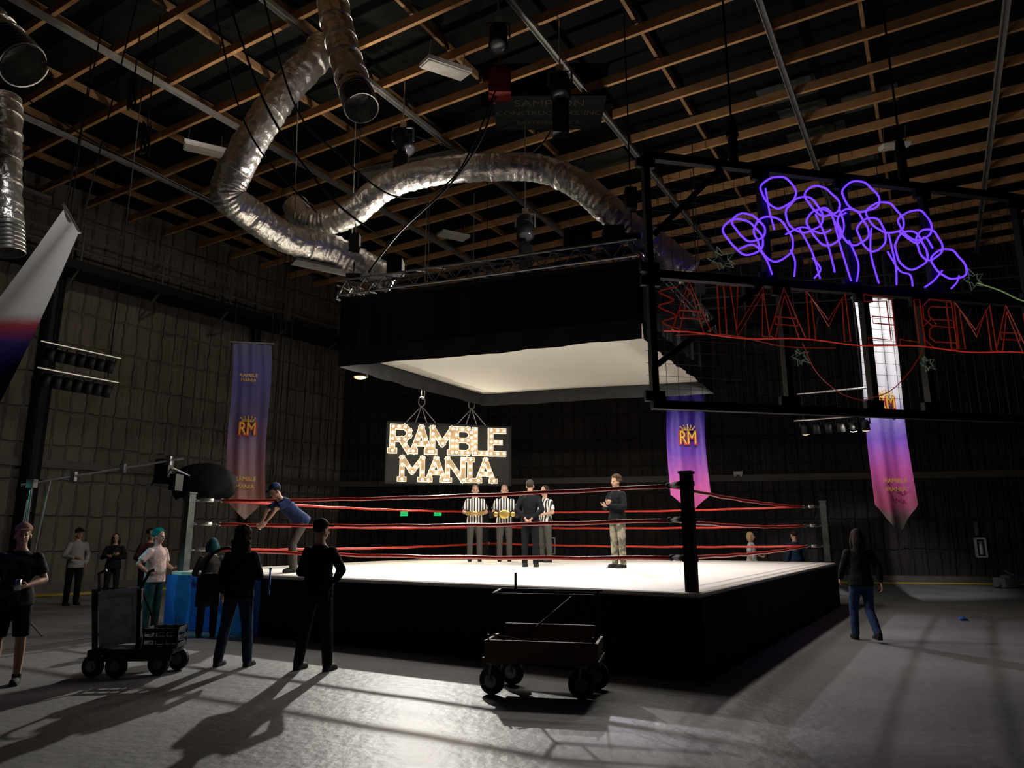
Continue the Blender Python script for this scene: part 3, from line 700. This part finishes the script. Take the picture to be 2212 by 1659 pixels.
for k in(-1,1): MB().ell((k*.1,-.06,-.09),.05).obj('lamp_head','white',e,True)
MB().tube(smoothpath([(9,24.8,.03),(12,24.1,.03),(15,23.5,.03),(20,22.3,.03)],6),.03,6).obj('yellow_cable','yellow',label='yellow cable lying along the far wall base',category='cable')
MB().tube(smoothpath([(-14.5,17.5,.04),(-12.5,19,.04),(-10.8,20.5,.04),(-9.5,22.5,.04)],6),.04,6).obj('yellow_hose','yellow',label='yellow hose lying on the floor by the quilted wall',category='hose')
mb=MB(); mb.box((0,0,.17),(.62,.4,.28)); mb.box((.1,0,.34),(.3,.3,.08)); mb.tube([(-.3,0,.14),(-.42,0,.14)],.1,12); mb.tube([(.2,-.2,.33),(.2,.2,.5),(.2,.2,.5)],.02,6)
mb.obj('floor_equipment','greymetal',label='pale boxy equipment case on the floor by the wall',category='equipment case',loc=(15.0,22.3,0),rot=.3)
for x,y in ((8.6,14.2),(9.9,12.5),(-9.5,12.5)):
    mb=MB(); mb.ell((0,0,.035),(.07,.05,.035)); mb.box((.05,0,.02),(.1,.06,.03)); mb.obj('floor_debris','apronblue' if x>0 else 'white',label='small crumpled scrap lying on the concrete',category='litter',loc=(x,y,0))
e=empty('work_lamp','round orange-glowing lamp under the canopy edge','lamp',loc=(-3.2,14.6,4.95))
mb=MB(); mb.tube([(0,0,.12),(0,0,.02),(0,0,-.1)],[.05,.14,.17],16); mb.tube([(0,0,.1),(0,0,.4)],.015,6); mb.obj('shade','black',e,True)
mb=MB(); mb.ell((0,0,-.09),(.13,.13,.06)); mb.obj('bulb','glowwarm',e,True)

# ------------------------------------------------------------ boom with covered lamp
e=empty('boom_stand','silver boom stand carrying a black covered lamp','light stand',loc=(-8.05,12,0))
mb=MB()
for a in (0,2.1,4.2): mb.tube([(0,0,.5),(.5*math.cos(a),.5*math.sin(a),.02)],.018,6)
mb.tube([(0,0,.3),(0,0,2.5)],.022,8); mb.tube([(.1,0,.3),(.3,0,2.5)],.015,6); mb.box((0,0,2.45),(.12,.12,.14)); mb.obj('tripod','dimsteel',e)
mb=MB(); mb.tube([(-.15,-.05,2.42),(1.95,1.2,3.0)],.022,8)
for t in (.3,.6,.9): mb.box((-.15+2.1*t,-.05+1.25*t,2.42+.58*t),(.08,.08,.16))
mb.obj('boom_arm','dimsteel',e)
mb=MB(); mb.box((1.6,1.2,2.75),(.25,.2,.45)); mb.tube([(1.4,1.2,2.5),(1.6,1.2,2.95),(1.9,1.2,2.6)],.02,6); mb.box((1.85,1.2,2.55),(.12,.3,.3)); mb.obj('counterweight','black',e)
e2=empty('covered_lamp','large round lamp wrapped in black cloth on a boom','covered lamp',loc=(-6.3,14.6,2.65))
mb=MB(); vs=[];fs=[]; n=24;mm=14
for i in range(mm+1):
    for k in range(n):
        t=math.pi*i/mm; a=2*math.pi*k/n; w=1+.04*math.sin(a*7+i)
        vs.append((.66*w*math.sin(t)*math.cos(a),.35*math.sin(t)*math.sin(a),(.38*math.cos(t)-(.12 if 6<i<11 and k%4==0 else 0))*w))
for i in range(mm):
    for k in range(n): fs.append((i*n+k,i*n+(k+1)%n,(i+1)*n+(k+1)%n,(i+1)*n+k))
mb.add(vs,fs); mb.obj('cloth_cover','blackcloth',e2,True)
mb=MB(); mb.tube([(.0,0,0),(-.5,-1,.35)],.02,6); mb.obj('mount_arm','steel',e2)
mb=MB(); mb.tube([(0,0,0),(.1,0,2.2)],.02,6); mb.tube([(-.3,0,.02),(0,0,.5),(.3,.1,.02)],.015,6); mb.obj('light_stand','dimsteel',label='thin leaning metal stand on the floor by the wall',category='light stand',loc=(-8.4,12.3,0))

# ------------------------------------------------------------ wheels / carts
def wheel(mb_parent,p,r,ax,w=.06):
    mb=MB(); ax=V(ax).normalized()
    mb.tube([-ax*w/2,-ax*w*.3,ax*w*.3,ax*w/2],[r*.9,r,r,r*.9],20)
    mb.tube([-ax*w*.56,ax*w*.56],r*.5,14,mi=1); mb.tube([-ax*w*.7,ax*w*.7],r*.2,10,mi=1)
    return mb.obj('wheel',['rubber','greymetal'],mb_parent,loc=p)
ct=empty('platform_cart','wooden platform cart with tube frame and fat caster wheels','cart',loc=(.35,8.0,0),rot=-.22)
MB().box((0,0,.345),(1.22,.62,.05)).obj('deck','cartwood',ct)
for c_,d_ in (((0,-.3,.45),(1.16,.03,.2)),((0,.3,.5),(1.0,.03,.3)),((-.58,0,.45),(.03,.57,.18)),((.58,0,.45),(.03,.57,.18))): MB().box(c_,d_).obj('side_board','cartwood',ct)
mb=MB()
for x,y in((-.55,-.28),(.55,-.28),(-.55,.28),(.55,.28)): mb.tube([(x,y,.35),(x,y,1.02 if y>0 else .6)],.012,6)
mb.beam((-.55,.28,1.02),(.6,.28,1.02),.05,.02); mb.beam((-.55,-.1,1.0),(.55,-.1,1.0),.03,.015); mb.beam((-.55,-.1,1.0),(-.55,.28,1.02),.03,.015)
mb.tube([(-.35,.26,.45),(.3,.26,.98)],.012,6); mb.tube([(-.38,.28,1.0),(-.38,.28,1.2)],.014,6); mb.tube([(-.5,-.28,.6),(.5,.1,.38)],.01,5); mb.obj('tube_frame','black',ct)
for x,y,a in((-.52,-.24,.3),(.42,-.24,-.2),(-.42,.28,.5),(.52,.26,.1)):
    ax=V((math.sin(a)*.4+.15,1,0)); wheel(ct,(x,y,.14),.14,ax,.07)
    mb=MB(); mb.beam((x-.02,y-.06,.14),(x,y-.04,.32),.03,.02); mb.beam((x-.02,y+.06,.14),(x,y+.04,.32),.03,.02); mb.box((x,y,.32),(.12,.12,.02)); mb.obj('caster_fork','greymetal',ct)
M['plate']=mat('scuffed_aluminium_plate',(.42,.43,.43),.45,.2,noise=.4,nscale=8)
hc=empty('hand_cart','black hand cart with upright plate and four wheels','cart',loc=(-4.5,9.0,0),rot=.12)
mb=MB(); mb.box((0,0,.27),(.95,.42,.06)); mb.beam((-.45,-.18,.2),(.45,-.18,.2),.03,.06); mb.beam((-.45,.18,.2),(.45,.18,.2),.03,.06); mb.obj('deck','black',hc)
R=Matrix.Rotation(-.12,3,'Y')
mb=MB(); mb.box((-.22,-.05,.66),(.46,.04,.64),R=R); mb.box((-.22,-.075,.66),(.30,.02,.46),R=R); mb.obj('upright_plate','plate',hc,label='scuffed metal upright plate')
mb=MB(); mb.tube([(-.40,-.02,.3),(-.5,-.02,1.0),(-.52,-.02,1.16),(-.44,-.02,1.2)],.02,6); mb.tube([(.0,-.02,.3),(-.02,-.02,1.0),(.06,-.02,1.18),(.12,-.02,1.2)],.02,6)
mb.beam((-.46,-.05,.30),(-.54,-.05,.98),.05,.05); mb.beam((.03,-.05,.3),(-.02,-.05,.98),.05,.05)
for z in(.45,.75,.98): mb.tube([(-.48,-.0,z),(0,-.0,z)],.012,6)
mb.tube([(-.02,.02,.95),(.28,.02,.32)],.014,6); mb.obj('handle_frame','black',hc)
mb=MB()
for z in (.33,.42,.51):
    for y in(-.17,.17): mb.beam((.12,y,z),(.5,y,z),.015,.045)
    for x in(.12,.5): mb.beam((x,-.17,z),(x,.17,z),.015,.045)
for x in(.12,.25,.37,.5):
    for y in(-.17,.17): mb.box((x,y,.42),(.02,.015,.24))
mb.box((.31,0,.31),(.38,.34,.015)); mb.obj('milk_crate','rubber',label='black plastic crate on the hand cart',category='crate',loc=(-4.5,9.0,0),rot=.12)
for x,y in((-.40,-.2),(-.12,-.26),(.30,-.12),(.42,.2)): wheel(hc,(x,y,.13),.13,(.25,1,0),.07)

# ------------------------------------------------------------ people
def voxel(o,vs,sm=2,clampz=None):
    m=o.modifiers.new('r','REMESH'); m.mode='VOXEL'; m.voxel_size=vs; m.use_smooth_shade=True
    if sm: k=o.modifiers.new('s','SMOOTH'); k.factor=.5; k.iterations=sm
    bpy.context.view_layer.update()
    me=bpy.data.meshes.new_from_object(o.evaluated_get(bpy.context.evaluated_depsgraph_get()))
    mats=[x for x in o.data.materials]; o.modifiers.clear(); o.data=me
    me.materials.clear()
    for x in mats: me.materials.append(x)
    me.polygons.foreach_set('material_index',[0]*len(me.polygons))
    me.polygons.foreach_set('use_smooth',[True]*len(me.polygons))
    if clampz is not None:
        for v in me.vertices:
            if v.co.z<clampz: v.co.z=clampz
def cmat(c,r=.9,n=.12): 
    key='c%s'%str(c)
    if key not in M: M[key]=mat('cloth_'+str(len(M)),c,r,noise=n,nscale=30,bump=.8,bscale=8,spec=.15)
    return key
M['refstripe']=stripe_mat('referee_stripes',(.01,.01,.01),(.8,.8,.78),15)
M['camo']=mat('camouflage_cloth',(.09,.085,.06),.85,c2=(.30,.27,.20),nscale=9,nf=.12)
M['plaid']=mat('checked_cloth',(.012,.012,.014),.85,c2=(.05,.05,.053),nscale=14,nf=.1,spec=.15)
ARM={'down':((.25,.02,1.14),(.27,-.07,.89)),'front':((.27,.0,1.13),(.13,-.25,1.08)),'crossed':((.27,-.06,1.14),(-.02,-.23,1.17)),
'behind':((.27,.10,1.15),(.07,.19,.97)),'hips':((.36,.06,1.17),(.20,-.03,1.02)),'raise':((.26,-.06,1.14),(.20,-.27,1.28)),'pocket':((.29,.06,1.15),(.22,-.03,.93)),
'swingf':((.24,-.06,1.15),(.24,-.22,.95)),'swingb':((.25,.12,1.16),(.26,.14,.91))}
def person(label,loc,rot,h=1.75,aL='down',aR='down',top='black',sleeve='long',pants='black',shorts=False,shoe='rubber',hair='short',hairc=(.03,.02,.015),skin='skin',cap=None,yaw=0,pitch=0,lean=0,stance='stand',vx=.0085,wide=1.):
    s=h/1.76; e=empty('person',label,'person',loc=loc,rot=rot)
    S=lambda p:V(p)*s
    sn,cn=math.sin(lean),math.cos(lean)
    pel=V((0,0,.92)); 
    if stance=='bend': pel=V((0,.13,.88))
    def sp(kz,x=0,y=0): return pel+V((x,-sn*kz+y*cn,cn*kz+y*sn))
    F={'stand':(((.11,0.0,.48),(.115,.02,.08)),((-.11,0.0,.48),(-.115,.02,.08))),
       'wide':(((.16,-.01,.48),(.21,.03,.08)),((-.14,-.02,.48),(-.17,-.02,.08))),
       'walk':(((.10,-.14,.49),(.10,-.16,.09)),((-.10,-.02,.47),(-.10,.26,.13))),
       'bend':(((.12,-.06,.48),(.12,-.02,.08)),((-.12,.06,.49),(-.13,.12,.08)))}[stance]
    mb=MB()
    prof=[(-.06,.13,.10),(0,.165,.115),(.08,.16,.11),(.18,.135*wide,.098*wide),(.30,.150*wide,.108),(.42,.165,.108),(.49,.14,.085),(.545,.075,.06),(.58,.054,.054),(.66,.050,.052)]
    mb.tube([S(sp(a)) for a,b,c in prof],[(b*s,c*s) for a,b,c in prof],16,xa=(1,0,0))
    sh=[sp(.462,x=k*.172) for k in(1,-1)]
    arms=[]
    for i,(k,a) in enumerate(((1,aL),(-1,aR))):
        if isinstance(a,str):
            el,wr=ARM[a]; el=V((k*el[0],el[1],el[2]));wr=V((k*wr[0],wr[1],wr[2]))
            if a=='crossed' and k<0: wr=wr+V((0,-.03,.04))
        else: el,wr=V(a[0]),V(a[1])
        arms.append((sh[i],el,wr)); P=sh[i]
        mb.ell(S(P),.052*s); mb.cap(S(P),S(el),.047*s,.037*s); mb.cap(S(el),S(el.lerp(wr,.35)),.037*s,.039*s); mb.cap(S(el.lerp(wr,.35)),S(wr),.039*s,.025*s)
        d=(wr-el).normalized(); n=V((-k,0,0)) if (isinstance(a,str) and a in('down','swingf','swingb','pocket')) else V((-k*.6,.0,.55))
        n=(n-d*n.dot(d)).normalized(); w=d.cross(n)
        Rm=Matrix((w,d,n)).transposed()
        mb.ell(S(wr+d*.045),(.040*s,.055*s,.018*s),R=Rm)
        for fi,Lf in enumerate((.068,.078,.073,.055)):
            b=wr+d*.085+w*((fi-1.5)*.0235); c1=.35+.08*fi
            m1=b+(d*math.cos(c1)+n*math.sin(c1))*Lf*.55; c2=c1+.7
            m2=m1+(d*math.cos(c2)+n*math.sin(c2))*Lf*.5
            mb.cap(S(b-d*.02),S(m1),.0092*s,.0085*s,8); mb.cap(S(m1),S(m2),.0085*s,.0075*s,8)
        fw=V((0,-1,0)); sd=1 if w.dot(fw)>0 else -1
        tb=wr+d*.025+w*sd*.03; tm=tb+(d*.6+w*sd*.6+n*.3).normalized()*.045; te=tm+(d*.85+w*sd*.15+n*.5).normalized()*.032
        mb.cap(S(tb),S(tm),.013*s,.011*s,8); mb.cap(S(tm),S(te),.011*s,.009*s,8)
    legs=[]
    for k,(kn,an) in zip((1,-1),F):
        hp=pel+V((k*.088,0,-.02)); kn=V(kn);an=V(an); legs.append((hp,kn,an))
        mb.cap(S(hp),S(kn),.083*s,.054*s); cf=kn.lerp(an,.3)+V((0,.015,0)); mb.cap(S(kn),S(cf),.052*s,.055*s); mb.cap(S(cf),S(an),.055*s,.036*s)
        mb.cap(S(an-V((0,0,.035))),S(an+V((0,-.13,-.045))),.036*s,.028*s)
    hb=sp(.66); HM_=Matrix.Translation(S(hb+V((0,-.012,.055))))@Matrix.Rotation(yaw,4,'Z')@Matrix.Rotation(pitch+lean*.6,4,'X')@Matrix.Scale(s,4)
    Rn=(Matrix.Rotation(yaw,3,'Z')@Matrix.Rotation(pitch+lean*.6,3,'X'))
    hp_=lambda x,y,z: HM_@V((x,y,z))
    q=lambda *r:tuple(a*s for a in r)
    mb.ell(hp_(0,.012,.045),q(.075,.096,.088),R=Rn,n=18); mb.ell(hp_(0,-.022,-.03),q(.060,.068,.082),R=Rn,n=16); mb.ell(hp_(0,-.05,-.09),q(.032,.03,.022),R=Rn)
    mb.cap(hp_(0,-.09,.008),hp_(0,-.107,-.030),.009*s,.014*s,8)
    mb.ell(hp_(0,-.078,.022),q(.045,.014,.010),R=Rn); mb.ell(hp_(0,-.083,-.062),q(.024,.010,.012),R=Rn)
    for k in(-1,1): mb.ell(hp_(k*.077,.008,-.012),q(.012,.022,.032),R=Rn,n=8)
    mb.cap(S(sp(.58)),hp_(0,.02,-.05),.055*s,.052*s)
    b=mb.obj('body',skin,e); voxel(b,vx*s,2)
    for k in(-1,1):
        MB().ell(hp_(k*.030,-.083,.002),q(.013,.008,.007),R=Rn,n=8).obj('eye','eye',e,True)
    MB().ell(hp_(0,-.091,-.062),q(.023,.006,.006),R=Rn,n=8).obj('mouth','lip',e,True)
    mb=MB()
    pr=[(-.07,.198,.158),(.0,.196,.155),(.06,.190,.148),(.12,.172*wide,.134*wide),(.22,.158*wide,.122*wide),(.32,.168*wide,.127),(.40,.182,.128),(.455,.168,.115),(.505,.125,.09),(.545,.078,.070)]
    mb.tube([S(sp(a)) for a,b_,c in pr],[(b_*s,c*s) for a,b_,c in pr],18,xa=(1,0,0))
    for P,el,wr in arms:
        mb.ell(S(P),.067*s)
        if sleeve=='long':
            mb.tube([S(P),S(P.lerp(el,.5)),S(el)],[.067*s,.061*s,.055*s],12); mb.ell(S(el),.056*s); mb.tube([S(el),S(el.lerp(wr,.4)),S(el.lerp(wr,.95))],[.055*s,.053*s,.040*s],12)
        else:
            mb.tube([S(P),S(P.lerp(el,.75))],[.068*s,.066*s],12)
    o=mb.obj('shirt',top,e); voxel(o,.013*s,3)
    mb=MB(); pz=[(-.09,.15,.12),(-.02,.175,.130),(.06,.165,.123),(.11,.150,.110)]
    mb.tube([S(sp(a)) for a,b_,c in pz],[(b_*s,c*s) for a,b_,c in pz],18,xa=(1,0,0))
    for hp,kn,an in legs:
        mb.ell(S(hp),.098*s)
        if shorts: mb.tube([S(hp),S(hp.lerp(kn,.92))],[.100*s,.086*s],12)
        else:
            mb.tube([S(hp),S(hp.lerp(kn,.5)),S(kn)],[.100*s,.086*s,.070*s],12); mb.ell(S(kn),.070*s)
            mb.tube([S(kn),S(kn.lerp(an,.4)),S(an+V((0,0,-.02)))],[.070*s,.070*s,.060*s],12)
    o=mb.obj('shorts' if shorts else 'trousers',pants,e); voxel(o,.013*s,2)
    for hp,kn,an in legs:
        mb=MB(); z=an.z-.08
        mb.ell(S(V((an.x,an.y+.01,z+.045))),(.045*s,.055*s,.05*s)); mb.ell(S(V((an.x,an.y-.09,z+.035))),(.05*s,.10*s,.042*s)); mb.tube([S(V((an.x,an.y+.015,z+.04))),S(V((an.x,an.y+.01,z+.12)))],.048*s,10)
        mb.box(S(V((an.x,an.y-.06,z+.012))),(.085*s,.22*s,.024*s))
        o=mb.obj('shoe',shoe,e); voxel(o,.011*s,1,clampz=max(0,(z)*s))
    hm='hair%s'%str(hairc)
    if hm not in M: M[hm]=mat('hair_'+str(len(M)),hairc,.8,noise=.35,nscale=60,bump=.5,bscale=60,spec=.12)
    mb=MB(); mb.ell(hp_(0,.024,.052),q(.084,.098,.090),R=Rn,n=18)
    if hair=='long' or hair=='longcurly':
        mb.ell(hp_(0,.06,-.02),q(.09,.07,.11),R=Rn)
        mb.tube([hp_(0,.06,.02),hp_(0,.085,-.10),hp_(0,.10,-.22),hp_(0,.10,-.34)],[(.09*s,.06*s),(.105*s,.06*s),(.10*s,.05*s),(.06*s,.03*s)],14,xa=(1,0,0))
        for k in(-1,1): mb.tube([hp_(k*.07,.02,.05),hp_(k*.088,.01,-.06),hp_(k*.09,.0,-.2)],[.03*s,.034*s,.02*s],8)
    if hair in('curly','longcurly'):
        for i in range(60):
            a=random.uniform(0,6.28);t=random.uniform(-.5,1.5); x=math.cos(a)*math.cos(t);y=math.sin(a)*math.cos(t);z=math.sin(t)
            if y<-.35 and z<.45: continue
            mb.ell(hp_(x*.092,.025+y*.10,.045+z*.095),q(.026,.026,.026),n=7)
            if hair=='longcurly' and z<.6: mb.ell(hp_(x*.11,.05+abs(y)*.07,-.05-random.random()*.22),q(.035,.035,.035),n=7)
    if hair=='bob':
        mb.ell(hp_(0,.05,-.03),q(.10,.08,.12),R=Rn)
        for k in(-1,1): mb.tube([hp_(k*.07,.01,.05),hp_(k*.095,.01,-.05),hp_(k*.09,.0,-.13)],[.03*s,.04*s,.025*s],8)
    o=mb.obj('hair',hm,e); voxel(o,.011*s,1)
    if cap:
        mb=MB()
        mb.tube([hp_(0,.015,.06),hp_(0,.015,.10),hp_(0,.015,.135),hp_(0,.015,.155)],[(.092*s,.106*s),(.086*s,.10*s),(.055*s,.07*s),(.01*s,.01*s)],16,xa=(1,0,0))
        mb.tube([hp_(0,-.07,.068),hp_(0,-.12,.064),hp_(0,-.165,.052)],[(.070*s,.010*s),(.068*s,.009*s),(.035*s,.006*s)],12,xa=(1,0,0))
        mb.ell(hp_(0,.015,.157),q(.01,.01,.006),n=6)
        mb.obj('cap',cap,e,True)
    return e
D2=math.radians
blk=cmat((.008,.008,.010)); blk2=cmat((.012,.012,.014)); gry=cmat((.26,.25,.24)); nav=cmat((.02,.035,.10)); jean=cmat((.03,.055,.13)); pink=cmat((.55,.42,.40)); tealp=cmat((.02,.06,.06)); wht=cmat((.6,.6,.62)); dgry=cmat((.07,.065,.06)); chk='plaid'; pk=cmat((.35,.2,.17))
person('person in cap, dark checked shirt and shorts holding a can',(-5.62,8.35,0),D2(25),1.74,aL='front',aR='down',top=chk,sleeve='short',pants=blk,shorts=True,hair='short',hairc=(.18,.15,.12),cap=pk,yaw=.2)
person('person in pale grey jacket and dark cap standing by wall',(-10.2,17.1,0),D2(55),1.74,aL='pocket',aR='front',top=gry,pants=blk,cap=blk,vx=.01)
person('person in black with long dark hair, arms folded',(-9.75,17.9,0),D2(20),1.62,aL='crossed',aR='crossed',top=blk2,pants=blk2,hair='long',vx=.01)
person('person in dark red shirt with tied-up hair in shadow',(-7.95,16.0,0),D2(40),1.72,aL='down',aR='front',top=cmat((.04,.015,.015)),pants=blk,hair='curly',vx=.01)
person('person with curly teal hair in pale pink printed shirt',(-6.08,12.5,0),D2(75),1.70,aL='front',aR='hips',top=pink,sleeve='short',pants=tealp,hair='curly',hairc=(.0,.22,.20),wide=1.18)
person('person with teal-tinted hair facing the ring apron',(-4.93,12.0,0),D2(200),1.55,aL='front',aR='front',top=dgry,pants=blk,hair='bob',hairc=(.01,.07,.08))
person('person with long curly dark hair and dark jacket, back turned',(-3.5,9.46,0),D2(172),1.72,aL='down',aR='front',top=blk2,pants=cmat((.02,.035,.065)),hair='longcurly',wide=1.12,stance='wide')
person('tall person in dark cap and work clothes, back turned',(-2.42,9.2,0),D2(160),1.80,aL='front',aR='hips',top=blk,pants=blk2,cap=blk,stance='wide',yaw=-.35,wide=1.1)
person('person in blue shirt and grey trousers bending over the ropes',(-3.84,12.72,HM),D2(-48),1.76,aL=((.20,-.44,1.06),(.15,-.56,.86)),aR=((-.20,-.42,1.06),(-.15,-.52,.84)),top=nav,sleeve='short',pants=dgry,lean=D2(48),stance='bend',hair='short',cap=nav)
person('referee in striped shirt standing in the ring',(-.89,17.4,HM),D2(5),1.80,aL='front',aR='front',top='refstripe',sleeve='short',pants=dgry,hair='short',hairc=(.10,.07,.05))
person('referee in striped shirt holding a gold championship belt',(-.18,17.4,HM),D2(0),1.80,aL='front',aR='front',top='refstripe',sleeve='short',pants=dgry,hair='short',hairc=(.14,.11,.09))
person('person in black suit, back turned, hands clasped behind',(.37,14.7,HM),D2(168),1.73,aL='behind',aR='behind',top=blk,pants=blk,hair='short',hairc=(.05,.04,.035))
person('referee in striped shirt turned sideways behind the suited person',(.78,17.0,HM),D2(-50),1.76,aL='front',aR='front',top='refstripe',sleeve='short',pants=dgry,hair='short',hairc=(.05,.03,.02))
person('person in black long-sleeved top and camouflage trousers',(2.09,14.35,HM),D2(-55),1.80,aL='crossed',aR='crossed',top=blk,pants='camo',hair='curly',hairc=(.06,.035,.02))
person('fair-haired person in white shirt beyond the ring',(6.4,19.5,0),D2(60),1.66,aL='front',aR='down',top=wht,sleeve='short',pants=dgry,hair='bob',hairc=(.5,.35,.18),vx=.01)
person('person in dark jacket and blue sleeve beyond the ring post',(7.3,18.8,0),D2(200),1.70,aL='down',aR='down',top=cmat((.02,.035,.08)),pants=blk,vx=.01)
person('person with long dark hair, dark jacket and jeans walking away',(5.5,11.6,0),D2(175),1.70,aL='swingf',aR='swingb',top=blk2,pants=jean,hair='long',stance='walk')
e=empty('championship_belt','gold-plated championship belt held by a referee','championship belt',loc=(-.18,17.09,HM+1.10))
mb=MB(); mb.tube([(-.36,.12,-.03),(-.2,.0,0),(0,-.03,0),(.2,.0,0),(.36,.12,-.03)],[(.07,.008)]*5,10,xa=(0,0,1)); mb.obj('strap','rubber',e,True)
mb=MB(); mb.ell((0,-.05,0),(.13,.015,.105),n=20)
for k in(-1,1): mb.ell((k*.2,-.02,0),(.055,.012,.06),n=14)
for k in range(10): mb.ell((.09*math.cos(k*.628),-.062,.07*math.sin(k*.628)),.012,n=6)
mb.obj('plate','gold',e,True)
mb=MB(); mb.box((0,0,0),(.42,.06,.09)); mb.ell((0,-.035,0),(.07,.01,.05)); mb.obj('folded_belt','gold',label='folded belt held by the first referee',category='belt',loc=(-.88,17.08,HM+1.12))
mb=MB(); mb.tube([(0,0,-.06),(0,0,-.055),(0,0,.055),(0,0,.06)],[.027,.033,.033,.027],14); mb.obj('drink_can','steel',smooth=True,label='metal drink can in a hand',category='drink can',loc=(-5.39,8.03,1.09))
e=empty('backpack','dark shoulder backpack hanging at a hip','backpack',loc=(-3.83,9.3,.92),rot=.2)
mb=MB(); mb.box((0,0,0),(.27,.14,.36)); mb.ell((0,0,.17),(.13,.07,.06)); mb.ell((0,-.08,-.06),(.10,.05,.10)); o=mb.obj('bag_body','rubber',e); voxel(o,.015,3)
MB().tube(smoothpath([(-.1,0,.16),(0,.03,.45),(.22,.12,.52),(.25,.1,.2)],5),[(.02,.006)]*16,8).obj('strap','black',e,True)
mb=MB(); mb.box((0,0,0),(.02,.24,.32)); mb.box((0,0,.16),(.03,.08,.03)); mb.obj('clipboard','apronblue',label='blue clipboard held against the side',category='clipboard',loc=(-3.17,9.62,1.02),rot=.3)

# ------------------------------------------------------------ lights
def area(name,loc,aim,sx,sy,power,col=(1,1,1)):
    l=bpy.data.lights.new(name,'AREA'); l.shape='RECTANGLE'; l.size=sx;l.size_y=sy;l.energy=power;l.color=col
    o=bpy.data.objects.new(name,l); COL.objects.link(o); o.location=loc
    return o
def aimat(o,t): 
    d=(V(t)-o.location); o.rotation_euler=d.to_track_quat('-Z','Y').to_euler()
def strip_light(a,b,pw,z=4.97,inset=.14,tilt=.35):
    m=(a+b)/2; inw=(KC-m).normalized(); d=(b-a).normalized()
    n=V((-d.y,d.x,0)); n=n if n.dot(inw)>0 else -n
    o=area('strip_light',(m.x+n.x*inset,m.y+n.y*inset,z),None,(b-a).length*.9,.12,pw,(1,.95,.86))
    zdir=-(V((0,0,-1))+n*tilt).normalized(); x=d; y=zdir.cross(x)
    o.matrix_world=Matrix.Translation(o.location)@Matrix((x,y,zdir)).transposed().to_4x4()
strip_light(KL,KN,290); strip_light(KN,KR,190)
def spot(name,loc,t,pw,ang,blend,col,r=.06):
    l=bpy.data.lights.new(name,'SPOT'); l.energy=pw;l.spot_size=math.radians(ang);l.spot_blend=blend;l.color=col;l.shadow_soft_size=r
    o=bpy.data.objects.new(name,l); COL.objects.link(o); o.location=loc; aimat(o,t)
spot('back_spot',(-2.5,19.6,6.12),(-1.9,5.5,0),4600,70,1,(1,.97,.90),.08)
spot('side_spot',(1.95,20.2,6.12),(6,8,0),1900,74,1,(.95,.86,1),.08)
spot('teal_spot',(-9.6,11.6,3.0),(-6.1,12.5,1.0),190,20,.6,(.1,.8,.7),.1)
spot('blue_fill_spot',(-7.6,10.2,3.2),(-5.7,12.9,.4),110,30,.7,(.4,.7,1),.1)
a_=math.atan2(1,3.28); c_,s_=math.cos(a_),math.sin(a_)
for x in (.9,2.5):
    p=V((-3.30+c_*x+.14*s_,18.5+s_*x-.14*c_,2.88+.78))
    spot('marquee_glow',p,p+V((s_*1,-c_*1,-.1)),230,165,.4,(1,.90,.72),.05)
def upl(loc,t,pw,ang,col=(1,.90,.78)): spot('added_uplight',loc,t,pw,ang,.9,col,.10)  # unseen uplights added above the canopy to brighten ducts and joists
upl((-1.2,15.2,6.75),(-4.6,12.4,9.6),1050,95)
upl((1.6,14.2,6.75),(1.0,13.2,9),340,130)
upl((2.6,15.0,6.75),(8,16,11),230,130)
upl((-2.9,12.6,6.75),(-4.3,11.8,9.8),170,70)
spot('banner_wash',(7.4,12.0,10.9),(9.1,17,5.6),2800,30,.7,(1,.96,.98),.1)
spot('banner_wash',(-2.2,5.2,9.5),(-6.1,8.8,5.0),420,30,.7,(1,.97,.95),.1)
spot('wall_wash',(-6.5,12.5,11.0),(-11.5,21.5,4.0),420,85,1,(1,.92,.80),.2)
spot('par_beam',(7.95,16.3,4.04),(5.2,19.6,2.8),60,70,.8,(1,.9,.7),.05)
w=bpy.data.worlds.new('world'); scene.world=w; w.use_nodes=True
w.node_tree.nodes['Background'].inputs[0].default_value=(.6,.65,.7,1); w.node_tree.nodes['Background'].inputs[1].default_value=.01
# ------------------------------------------------------------ camera
cd=bpy.data.cameras.new('camera'); cd.sensor_width=36; cd.lens=1534/2212*36; cd.clip_end=200
co=bpy.data.objects.new('camera',cd); COL.objects.link(co); co.location=(0,0,1.65); co.rotation_euler=(math.radians(101.8),0,0)
scene.camera=co
